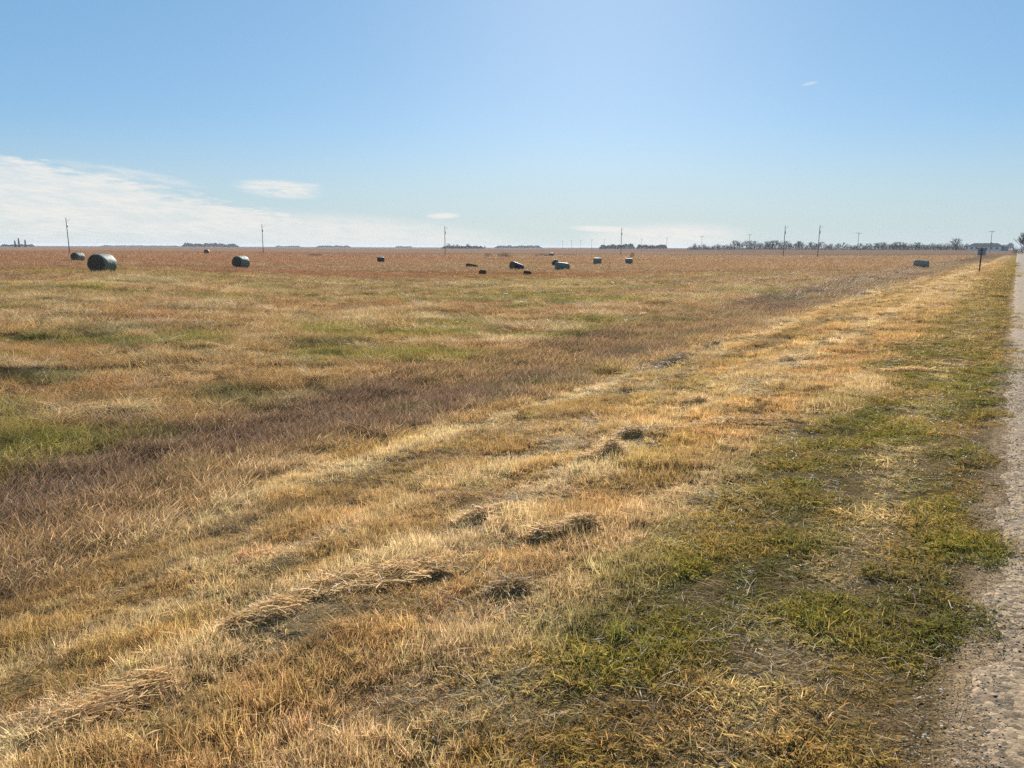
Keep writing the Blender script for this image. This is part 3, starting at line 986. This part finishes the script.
far_poles = [(989.5, 17.5, 'crossarm power pole standing behind the white house'), (857, 16, 'crossarm pole near the right part of the bare tree belt'),
             (748.5, 15, 'crossarm pole rising from the left half of the bare tree belt'), (701, 13, 'crossarm pole at the left end of the bare tree belt'),
             (666, 11.5, 'faint crossarm pole at the right end of the small dark wood'), (641, 10.5, 'faint crossarm pole above the middle of the small dark wood'),
             (603.5, 10, 'faint crossarm pole at the left end of the small dark wood'), (591, 9.5, 'first faint far pole left of the small dark wood'),
             (580, 9, 'second faint far pole left of the small dark wood'), (571, 8.5, 'third faint far pole left of the small dark wood'),
             (562, 8, 'fourth and leftmost faint far pole of the row')]
p1 = None
H1 = 11.5
for px, hp, lab in far_poles:
    d = H1 * 772 / hp
    if p1 is None:
        o = p1 = make_pole(H1, 3.4, lab, PG2)
        for ch in p1.children:
            if ch.name.startswith('pole'): ch.scale = (1.25, 1.25, 1)
    else:
        o = copy_tree(p1)
    x, y = survey(AZ(px), d)
    o['label'] = lab
    o.location = (x, y, hz_at(x, y)); o.rotation_euler = (0, 0, -R(AZ(px)) + 0.25)

# ------------------------------------------------------------------ road sign
M_SIGN = simple_mat('back of sign, dull aluminium', (0.26, 0.29, 0.32), 0.5, 0.5, 6, 0.12, 0.05, metal=0.3)
M_POST = simple_mat('sign post wood', (0.16, 0.10, 0.06), 0.85, 0.1, 8)
sx, sy = survey(AZ(981.2), 71)
zr = hz_at(sx, sy)
sg = empty('road_sign', 'small square road sign seen from behind on a wooden post beside the verge', 'road sign', (sx, sy, zr), -RA)
b = MB(); b.box((0, 0, 0.87), (0.10, 0.09, 2.04)); b.build('post', M_POST, sg, bevel=0.008)
b = MB(); b.box((0.02, 0.055, 1.62), (0.56, 0.012, 0.58)); b.build('panel', M_SIGN, sg, bevel=0.004)
b = MB()
b.box((0.02, -0.055, 1.62), (0.16, 0.018, 0.06))
b.build('bracket', M_SIGN, sg)

# ------------------------------------------------------------------ house and outbuilding on the right
M_WALL = simple_mat('white painted boards', (0.78, 0.78, 0.76), 0.7, 0.2, 2, 0.08, 0.05)
M_ROOF = simple_mat('dark shingle roof', (0.045, 0.045, 0.055), 0.85, 0.2, 5, 0.3)
M_GLASS = simple_mat('dark window glass', (0.02, 0.025, 0.03), 0.12, 0.6, 2, 0.1, 0.0)
M_DOOR = simple_mat('dark door', (0.06, 0.07, 0.09), 0.5, 0.3, 3, 0.1)
hx, hy = survey(AZ(984.5), 610)
zh = hz_at(hx, hy)
ho = empty('farm_house', 'long low white farmhouse with dark hipped roof near the horizon on the right', 'house', (hx, hy, zh), -R(AZ(984)) - 0.12)
HW, HD, HH = 19.0, 9.0, 2.9
b = MB(); b.box((0, 0, HH / 2), (HW, HD, HH)); b.build('wall', M_WALL, ho)
ov = 0.6; zr0 = HH + 0.003; zr1 = HH + 2.1
b = MB()
a0, b0 = HW / 2 + ov, HD / 2 + ov
rl = HW / 2 - 2.6
vs = [(-a0, -b0, zr0), (a0, -b0, zr0), (a0, b0, zr0), (-a0, b0, zr0), (-rl, 0, zr1), (rl, 0, zr1),
      (-a0, -b0, zr0 + .15), (a0, -b0, zr0 + .15), (a0, b0, zr0 + .15), (-a0, b0, zr0 + .15)]
b.add(vs, [(3, 2, 1, 0), (0, 1, 7, 6), (1, 2, 8, 7), (2, 3, 9, 8), (3, 0, 6, 9), (6, 7, 5, 4), (7, 8, 5), (8, 9, 4, 5), (9, 6, 4)])
rf = b.build('roof', M_ROOF, ho)
b = MB(); b.box((3.0, 1.2, HH + 2.0), (0.7, 0.7, 1.5)); b.build('chimney', simple_mat('chimney brick', (0.22, 0.12, 0.09)), rf)
for wx in (-7.4, -4.4, -1.6, 4.0, 7.2):
    b = MB(); b.box((wx, -HD / 2 - 0.02, 1.65), (1.5, 0.06, 1.15)); wnd = b.build('window', M_GLASS, ho)
    b = MB()
    for dx, dz, sx_, sz_ in ((0, 0.62, 1.7, 0.1), (0, -0.62, 1.7, 0.1), (-0.8, 0, 0.1, 1.14), (0.8, 0, 0.1, 1.14)):
        b.box((wx + dx, -HD / 2 - 0.05, 1.65 + dz), (sx_, 0.08, sz_))
    b.build('frame', M_WALL, wnd)
b = MB(); b.box((1.2, -HD / 2 - 0.02, 1.05), (1.0, 0.06, 2.1)); dr = b.build('door', M_DOOR, ho)
b = MB(); b.tube((1.55, -HD / 2 - 0.05, 1.0), (1.55, -HD / 2 - 0.14, 1.0), 0.04, 0.04, 8); b.build('handle', M_INS, dr)
# lower wing on the right of the house
b = MB(); b.box((HW / 2 + 1.8, 1.0, 1.2), (3.5, 6.0, 2.4)); b.build('wing_wall', simple_mat('blue grey siding', (0.26, 0.30, 0.36), 0.7, 0.2, 2, 0.1), ho)
b = MB(); b.add([(HW / 2, -2.4, 2.41), (HW / 2 + 4.0, -2.4, 2.41), (HW / 2 + 4.0, 4.4, 2.41), (HW / 2, 4.4, 2.41), (HW / 2, 1.0, 3.5), (HW / 2 + 4.0, 1.0, 3.5)],
                [(3, 2, 1, 0), (0, 1, 5, 4), (2, 3, 4, 5), (1, 2, 5), (3, 0, 4)]); b.build('wing_roof', M_ROOF, ho)

# ------------------------------------------------------------------ trees
M_BARK = simple_mat('bark', (0.075, 0.062, 0.052), 0.95, 0.1, 4)
M_TWIG = simple_mat('bare twigs', (0.085, 0.072, 0.064), 0.95, 0.1, 3, 0.4)
M_SPRUCE = simple_mat('spruce needles', (0.022, 0.034, 0.022), 0.9, 0.1, 3, 0.5)
M_SHRUB = simple_mat('dull brown shrub twigs', (0.055, 0.046, 0.040), 0.95, 0.1, 2, 0.45)


def bare_tree(seed, H=9.0, spread=0.42, twigs=420, group=None, label='', name='bare_tree'):
    rr = random.Random(seed)
    root = empty(name, label, 'tree', group=group)
    tb = MB(); cb = MB()
    tips = []

    def grow(p, d, ln, r, lvl):
        q = p
        for k in range(2):
            d2 = (d + Vector((rr.uniform(-.16, .16), rr.uniform(-.16, .16), rr.uniform(-.03, .1)))).normalized()
            e = q + d2 * ln / 2
            tb.tube(q, e, r * (1 - 0.25 * k), r * (1 - 0.25 * (k + 1)), 5 if lvl < 2 else 3, False)
            q = e; d = d2
            if lvl >= 1: tips.append((q, d, lvl))
        if lvl == 0:
            for k in range(5):
                a = rr.uniform(0, 6.28); f_ = rr.uniform(0.25, 0.95)
                grow(p + (q - p) * f_, Vector((math.cos(a), math.sin(a), rr.uniform(.3, 1.0))).normalized(), ln * rr.uniform(.45, .75), r * 0.45, 1)
        if lvl < 3:
            for k in range(3 if lvl < 2 else 2):
                a = rr.uniform(0, 6.28); sp_ = rr.uniform(0.35, 0.85)
                nd = (d + Vector((math.cos(a), math.sin(a), 0.25)) * sp_).normalized()
                grow(q, nd, ln * rr.uniform(0.6, 0.8), r * 0.55, lvl + 1)
    stems = rr.choice((1, 2, 2, 3))
    for k in range(stems):
        a = rr.uniform(0, 6.28)
        grow(Vector((rr.uniform(-.3, .3), rr.uniform(-.3, .3), -0.1)), Vector((math.cos(a) * .18, math.sin(a) * .18, 1)).normalized(), H * 0.36, H * 0.022, 0)
    for k in range(twigs):
        p, d, lvl = rr.choice(tips)
        for j in range(3):
            dd = (d + Vector((rr.uniform(-.9, .9), rr.uniform(-.9, .9), rr.uniform(-.3, .9)))).normalized()
            ln = rr.uniform(0.4, 1.1) * H / 9; sd_ = dd.orthogonal().normalized() * 0.030
            e = p + dd * ln
            cb.add([p - sd_, p + sd_, e + sd_ * 0.4, e - sd_ * 0.4], [(0, 1, 2, 3)])
    # normalise the height
    mz = max(v_[2] for v_ in cb.v)
    k = H / mz
    tb.v = [(v_[0] * k, v_[1] * k, v_[2] * k) for v_ in tb.v]; cb.v = [(v_[0] * k, v_[1] * k, v_[2] * k) for v_ in cb.v]
    tb.build('trunk', M_BARK, root); cb.build('crown', M_TWIG, root)
    return root


def shrub(seed, H=2.6, Wd=2.6, group=None, label='', n=260, name='shrub', mat=None):
    rr = random.Random(seed)
    root = empty(name, label, 'shrub', group=group)
    sb = MB(); cb = MB()
    for k in range(9):
        a = rr.uniform(0, 6.28); sp_ = rr.uniform(0.1, 0.9)
        sb.tube((0.1 * math.cos(a), 0.1 * math.sin(a), -0.05), (Wd * .4 * sp_ * math.cos(a), Wd * .4 * sp_ * math.sin(a), H * rr.uniform(.5, .85)), 0.03, 0.012, 4, False)
    for k in range(n):
        a = rr.uniform(0, 6.28); rad = Wd / 2 * math.sqrt(rr.uniform(0, 1)); zt = H * (1 - (rad / (Wd / 2)) ** 2 * 0.5)
        p = Vector((rad * math.cos(a), rad * math.sin(a), zt * rr.uniform(0.05, 1.0)))
        d = Vector((rr.uniform(-1, 1), rr.uniform(-1, 1), rr.uniform(0.1, 1.3))).normalized(); sd_ = d.orthogonal().normalized() * 0.04 * H / 2.6
        e = p + d * rr.uniform(.25, .7) * H / 2.6
        cb.add([p - sd_, p + sd_, e + sd_ * .5, e - sd_ * .5], [(0, 1, 2, 3)])
    sb.build('stem', M_BARK, root); cb.build('twigs', mat or M_SHRUB, root)
    return root


def place(o, px, d, scale, rz, label=None, dz=0.0):
    x, y = survey(AZ(px), d)
    o.location = (x, y, hz_at(x, y) + dz); o.rotation_euler = (0, 0, rz)
    o.scale = scale if hasattr(scale, '__len__') else (scale,) * 3
    if label: o['label'] = label
    return o


TG = 'bare trees of the long shelterbelt'
TL = 'bare leafless tree among many alike in the long shelterbelt on the right'
tree_src = [bare_tree(60 + i, 9.0, group=TG, label=TL) for i in range(5)]
TPX = []
px = 694.0
while px < 962:
    TPX.append(px); px += rnd.uniform(2.0, 4.6)
used = set()


def hprof(px):                      # crown height in metres along the belt
    return float(np.interp(px, [690, 705, 715, 735, 760, 800, 830, 850, 880, 915, 935, 950, 962], [5.5, 5.5, 6.5, 9.5, 9.5, 8.5, 8, 6.5, 7.5, 7.8, 6.2, 4.5, 4.0]))


for px in TPX:
    k = rnd.randrange(5)
    if k in used: o = copy_tree(tree_src[k])
    else: o = tree_src[k]; used.add(k)
    hm = hprof(px) * rnd.uniform(0.52, 0.98)
    d = rnd.uniform(700, 790)
    place(o, px, d, (hm / 9 * 1.1, hm / 9 * 1.1, hm / 9), rnd.uniform(0, 6.28))
# a few trees that stand out
for px, d, hm, lab in [(694.5, 760, 6.6, 'small bare tree standing alone at the left end of the shelterbelt'),
                       (955.5, 690, 10.0, 'taller bare tree standing apart left of the white farmhouse'),
                       (966.0, 720, 5.4, 'small pale bare tree just left of the white farmhouse'),
                       (1025.5, 330, 8.6, 'bare tree cut by the right edge of the view, beside the road')]:
    o = copy_tree(tree_src[2 if px > 1000 else rnd.randrange(5)])
    o['group'] = 'single bare trees'
    place(o, px, d, (hm / 9,) * 3, rnd.uniform(0, 6.28), lab)

SG = 'dark shrubs at the foot of the shelterbelt'
SLb = 'dark leafless shrub among many alike at the foot of the shelterbelt on the right'
shs = [shrub(80 + i, 2.8, 4.0, group=SG, label=SLb, n=330) for i in range(4)]
px = 689.0; us = set()
while px < 971:
    k = rnd.randrange(4)
    if k in us: o = copy_tree(shs[k])
    else: o = shs[k]; us.add(k)
    hs_ = rnd.uniform(0.7, 1.3) * (1.6 if px > 875 else 1.0)
    place(o, px, rnd.uniform(685, 700), (1.05, 1.05, hs_), rnd.uniform(0, 6.28))
    px += rnd.uniform(2.2, 3.6)
for px, d, h_, lab in [(1015.5, 420, 1.15, 'dark round bush on the right, first one past the farmhouse'),
                       (1021.5, 400, 1.3, 'dark bush under the tree at the right edge')]:
    o = copy_tree(shs[1]); o['group'] = 'dark bushes near the road end'
    place(o, px, d, (0.7, 0.7, h_), rnd.uniform(0, 6.28), lab)
for px, d, h_, w_, lab in [(505.0, 232, 0.5, 1.3, 'low brown bush behind the near black bale'), (487.5, 236, 0.42, 0.7, 'low brown bush between the middle pole and the brown bale'),
                           (632.0, 235, 0.55, 0.35, 'small dark bush just behind the rightmost middle bale'),
                           (545.0, 250, 0.35, 1.8, 'low dark brush along the field edge above the grey bales'),
                           (314.0, 240, 0.22, 1.1, 'very low dark brush patch between the two left power poles')]:
    o = copy_tree(shs[0]); o['group'] = 'low brush along the field edge'
    place(o, px, d, (w_, w_, h_), rnd.uniform(0, 6.28), lab)


# far woods that read as one mass
def far_wood(px0, px1, dist, hm, label, seed, fall=0.35, mat=None, name='distant_wood'):
    rr = random.Random(seed)
    b = MB()
    width = (px1 - px0) / 772 * dist
    n = int((px1 - px0) * 46)
    for k in range(n):
        t = rr.uniform(0, 1)
        px = px0 + (px1 - px0) * t
        env = min(1, t / 0.06, (1 - t) / 0.06)
        top = hm * (0.62 + 0.5 * float(vn(px * 0.33, seed, 5)) + 0.35 * (float(vn(px * 1.1, seed, 9)) - 0.4)) * max(0.25, env)
        d = dist + rr.uniform(0, 60)
        x, y = survey(AZ(px), d)
        z = hz_at(x, y) + top * rr.uniform(0, 1) ** 0.8
        dd = Vector((rr.uniform(-1, 1), rr.uniform(-.6, .6), rr.uniform(0.2, 1.4))).normalized()
        ln = hm * rr.uniform(0.15, 0.4); sd_ = Vector((dd.z, 0.3, -dd.x)).normalized() * (dist / 772 * 0.22)
        p = Vector((x, y, z)); e = p + dd * ln
        b.add([p - sd_, p + sd_, e + sd_ * .5, e - sd_ * .5], [(0, 1, 2, 3)])
    o = b.build(name, mat or M_TWIG)
    o['kind'] = 'stuff'; o['label'] = label; o['category'] = 'wood'
    return o


far_wood(181, 238, 1700, 6.5, 'low grey wood on the horizon above the tiny far bale', 1)
far_wood(0, 34, 1500, 3.2, 'thin dark wood at the left edge of the horizon', 2)
far_wood(100, 180, 2400, 2.6, 'very thin faint line of trees left of the low grey wood', 3)
far_wood(275, 300, 2400, 3.2, 'faint short tree line between the two left poles', 4)
far_wood(316, 350, 2200, 4.6, 'faint grey tree line left of the middle pole', 5)
far_wood(395, 412, 2400, 3.6, 'faint tiny clump of trees on the horizon left of the middle pole', 6)
far_wood(441, 483, 1100, 3.6, 'dark wood on the horizon touching the slim middle pole', 7, mat=M_SHRUB)
far_wood(494, 541, 1900, 5.5, 'faint wood above the near black bale', 8)
far_wood(599, 634, 1050, 5.2, 'small dark wood behind the middle power pole, its left half', 9, mat=M_SHRUB)
far_wood(636, 666, 1050, 5.0, 'small dark wood right of the middle power pole, its right half', 10, mat=M_SHRUB)
far_wood(998, 1013, 1300, 7.0, 'bluish distant tree line right of the farmhouse', 12)
for px, hm in [(448, 7.6), (453.5, 6.6), (457, 6.4), (467.5, 7.4), (476, 5.2), (484.5, 4.6)]:
    o = copy_tree(tree_src[rnd.randrange(5)]); o['group'] = 'trees rising from the dark wood by the middle pole'
    place(o, px, 1080, (hm / 9,) * 3, rnd.uniform(0, 6.28), 'small tree among several alike rising from the dark wood by the middle pole')

# slim conifers at the left edge
def spruce(seed, H, label, group):
    rr = random.Random(seed)
    root = empty('slim_conifer', label, 'tree', group=group)
    b = MB(); b.tube((0, 0, -0.1), (0, 0, H * 0.95), 0.16, 0.03, 6); b.build('trunk', M_BARK, root)
    c_ = MB()
    for k in range(1300):
        t = rr.uniform(0.03, 1.0); a = rr.uniform(0, 6.28)
        rad = H * 0.17 * (1 - t) ** 0.45 * rr.uniform(0.2, 1.0)
        p = Vector((rad * math.cos(a) * .6, rad * math.sin(a) * .6, t * H))
        d = Vector((math.cos(a), math.sin(a), rr.uniform(0.2, 1.1))).normalized(); sd_ = d.orthogonal().normalized() * 0.08
        e = p + d * rr.uniform(.25, .6)
        c_.add([p - sd_, p + sd_, e + sd_ * .4, e - sd_ * .4], [(0, 1, 2, 3)])
    c_.build('crown', M_SPRUCE, root)
    return root


c0 = None
for px, hm, lab in [(14.8, 6.6, 'left one of three slim dark trees at the left horizon'), (18.6, 8.8, 'middle and tallest of three slim dark trees at the left horizon'),
                    (25.0, 7.4, 'right one of three slim dark trees at the left horizon')]:
    if c0 is None: o = c0 = spruce(5, 8.0, lab, 'slim trees at the left horizon')
    else: o = copy_tree(c0)
    place(o, px, 900, (0.95, 0.95, hm / 8), rnd.uniform(0, 6.28), lab)

# ------------------------------------------------------------------ heaps of cut hay
mh, g = new_mat('cut hay strands')
bc = g.n('ShaderNodeAttribute', attribute_name='bcol').outputs['Color']
b_ = g.n('ShaderNodeBsdfPrincipled'); g.put(b_.inputs['Base Color'], bc); b_.inputs['Roughness'].default_value = 0.5
b_.inputs['Specular IOR Level'].default_value = 0.12
t_ = g.n('ShaderNodeBsdfTranslucent'); g.put(t_.inputs[0], bc)
mx = g.n('ShaderNodeMixShader'); mx.inputs[0].default_value = 0.45
g.t.links.new(b_.outputs[0], mx.inputs[1]); g.t.links.new(t_.outputs[0], mx.inputs[2])
finish(g, mx.outputs[0])


def hay_heap(w0, s0, lx, ly, hh, n, seed, label, rz=0.0, pale=1.0, hollow=True):
    n = int(n * 0.55)
    if seed != 1: lx, ly, hh = lx, ly * 0.9, hh * 0.9
    g_ = np.random.default_rng(seed)
    cx, cy = from_ws(w0, s0)
    cz = hz_at(cx, cy)
    ca, sa = math.cos(rz), math.sin(rz)
    # lumpy core so that light does not pass through
    nu, nr = 40, 14
    core = []
    for i in range(nr + 1):
        for j in range(nu):
            a = 2 * math.pi * j / nu; k = i / nr
            px_, py_ = k * lx * 0.5 * math.cos(a), k * ly * 0.5 * math.sin(a)
            core.append((px_, py_))
    core = np.array(core)

    def top(px_, py_):
        rr2 = np.clip(1 - (px_ / (lx * .5)) ** 2 - (py_ / (ly * .5)) ** 2, 0, 1)
        nz = fbm(px_ * 5 + seed * 3.1, py_ * 5, 200 + seed, 3)
        n5 = fbm(px_ * 9 + seed * 1.7, py_ * 9, 230 + seed, 2)
        return hh * np.clip(rr2 ** 0.8 * 1.2 + (nz - 0.5) * 2.6 - 0.35, 0, 1.3) * (0.45 + 1.1 * n5)
    wx = cx + core[:, 0] * ca - core[:, 1] * sa; wy = cy + core[:, 0] * sa + core[:, 1] * ca
    zz = height(wx, wy) + top(core[:, 0], core[:, 1]) * 0.55 - 0.01
    V = np.stack([wx, wy, zz], 1)
    F = []
    for i in range(nr):
        for j in range(nu):
            F.append((i * nu + j, (i + 1) * nu + j, (i + 1) * nu + (j + 1) % nu, i * nu + (j + 1) % nu))
    F = np.array(F)
    C = np.tile(np.array([0.20, 0.145, 0.085]), (len(V), 1))
    # strands
    a = g_.uniform(0, 2 * np.pi, n); k = np.sqrt(g_.uniform(0, 1.0, n)) * (0.75 + 0.6 * fbm(np.cos(a) * 1.8 + seed, np.sin(a) * 1.8, 260, 2))
    qx, qy = k * lx * .5 * np.cos(a), k * ly * .5 * np.sin(a)
    th = g_.normal(0.3, 0.8, n); tilt = g_.normal(0.0, 0.26, n)
    ln = g_.uniform(0.04, 0.15, n)
    sx_ = cx + qx * ca - qy * sa; sy_ = cy + qx * sa + qy * ca
    sz_ = height(sx_, sy_) + top(qx, qy) * g_.uniform(0.6, 1.25, n) + 0.035 * g_.uniform(0, 1.3, n)
    dx, dy, dz = np.cos(th) * np.cos(tilt), np.sin(th) * np.cos(tilt), np.sin(tilt)
    nx_, ny_ = -np.sin(th), np.cos(th)
    ro = g_.uniform(0, np.pi, n); rc_, rs_ = np.cos(ro), np.sin(ro)
    wd = g_.uniform(0.0012, 0.0028, n)
    sv, sf, scl_ = [], [], []
    cb = np.array([[0.52, 0.40, 0.24], [0.46, 0.33, 0.18], [0.62, 0.52, 0.36], [0.28, 0.20, 0.12], [0.42, 0.35, 0.2]])[g_.integers(0, 5, n)] * pale * np.array([1.38, 1.22, 1.0])
    for q, (t, bend) in enumerate(((-0.5, -0.02), (0.0, 0.01), (0.5, -0.02))):
        mx_ = sx_ + dx * ln * t; my_ = sy_ + dy * ln * t; mz_ = sz_ + dz * ln * t + bend * ln * 5 * 0.3
        for sgn in (-1, 1):
            sv.append(np.stack([mx_ + nx_ * wd * sgn * rc_, my_ + ny_ * wd * sgn * rc_, mz_ + wd * sgn * rs_], 1))
    sv = np.stack(sv, 1).reshape(-1, 3)
    b0 = len(V) + np.arange(n) * 6  # six vertices per strand
    f1 = np.stack([b0, b0 + 1, b0 + 3, b0 + 2], 1); f2 = np.stack([b0 + 2, b0 + 3, b0 + 5, b0 + 4], 1)
    V = np.concatenate([V, sv]); F = np.concatenate([F, f1, f2]); C = np.concatenate([C, np.repeat(cb, 6, 0)])
    V = V - np.array([cx, cy, cz])
    me = raw_mesh('hay_heap', V, F, C, mh)
    o = bpy.data.objects.new('hay_heap', me); sc.collection.objects.link(o)
    o.location = (cx, cy, cz)
    return tag(o, label, 'hay heap', 'heaps of cut hay left in a row on the stubble')


al = math.atan2(RC, RS)              # along the road
hay_heap(2.95, 5.95, 0.46, 0.34, 0.10, 4200, 1, 'rounded grey straw heap with dark hollow, the most distinct mound of the row', 0.2)
hay_heap(2.25, 4.05, 0.44, 0.24, 0.06, 2800, 2, 'flat ragged straw patch with dark gaps, nearest below the rounded heap', 0.1)
hay_heap(2.95, 4.35, 0.52, 0.26, 0.045, 2400, 3, 'pale straw streak with a dark hollow at its left end, left of the ragged patch', 0.5)
hay_heap(2.85, 2.95, 0.80, 0.34, 0.035, 3900, 4, 'broad pale swath of flattened straw in the lower left', 0.5)
hay_heap(3.05, 2.30, 0.40, 0.28, 0.035, 1700, 5, 'small pale straw lump left of the broad pale swath', 0.7)
hay_heap(2.95, 1.45, 0.55, 0.32, 0.045, 2400, 6, 'messy pile of long pale straw in the bottom left corner', 0.9)
hay_heap(3.10, 8.9, 0.55, 0.30, 0.07, 2400, 7, 'low dark heap of hay, the farthest clear one of the row', 0.3)
hay_heap(3.10, 7.1, 0.6, 0.34, 0.06, 2200, 8, 'low straw heap just behind the rounded grey one', 0.4, 0.8)
hay_heap(2.60, 7.6, 0.75, 0.30, 0.05, 2600, 9, 'thin pale patch of straw right of the row', 0.4)
hay_heap(2.05, 3.1, 0.22, 0.18, 0.05, 700, 10, 'small dark tangle of hay between the ragged patch and the bottom edge', 0.4, 0.6)
hay_heap(5.6, 14.4, 2.6, 0.7, 0.10, 9000, 11, 'long grey heap of old hay lying along the ditch', al, 0.42)
hay_heap(5.9, 17.6, 2.2, 0.7, 0.09, 8000, 12, 'second grey heap of old hay farther along the ditch', al, 0.45)
hay_heap(3.0, 13.5, 0.9, 0.5, 0.08, 2600, 13, 'far faint patch of straw beyond the last clear heap', 0.4)
hay_heap(1.15, 11.8, 0.60, 0.10, 0.05, 900, 14, 'bright yellow wisp of straw lying on the green verge', -0.2, 1.25)

# field stones
M_STONE = simple_mat('pale field stone', (0.50, 0.44, 0.33), 0.8, 0.2, 5, 0.2)
for px, py_d, sz, lab in [(521, 34.0, 0.13, 'pale white stone in the field, lower one of the two'), (505, 40.5, 0.15, 'pale stone in the field, the farther one of the two')]:
    x, y = survey(AZ(px), py_d)
    o = bpy.data.objects.new('field_stone', stone_mesh('field_stone', int(px), M_STONE, 2))
    sc.collection.objects.link(o)
    o.location = (x, y, hz_at(x, y) + 0.10); o.scale = (sz, sz, sz)
    tag(o, lab, 'stone', 'pale field stones')

# ------------------------------------------------------------------ haze
mv, g = new_mat('haze')
pv = g.n('ShaderNodeVolumePrincipled')
pv.inputs['Color'].default_value = (0.86, 0.92, 1.0, 1)
pv.inputs['Density'].default_value = 0.00015
pv.inputs['Anisotropy'].default_value = 0.0
out = g.n('ShaderNodeOutputMaterial')
g.t.links.new(pv.outputs[0], out.inputs['Volume'])
b = MB(); HR = FAR_R * 1.45
b.box((0, 0, 4.2), (2 * HR, 2 * HR, 17.6))
hzb = b.build('haze', mv)
hzb['kind'] = 'stuff'
print('FAR', FAR_R)
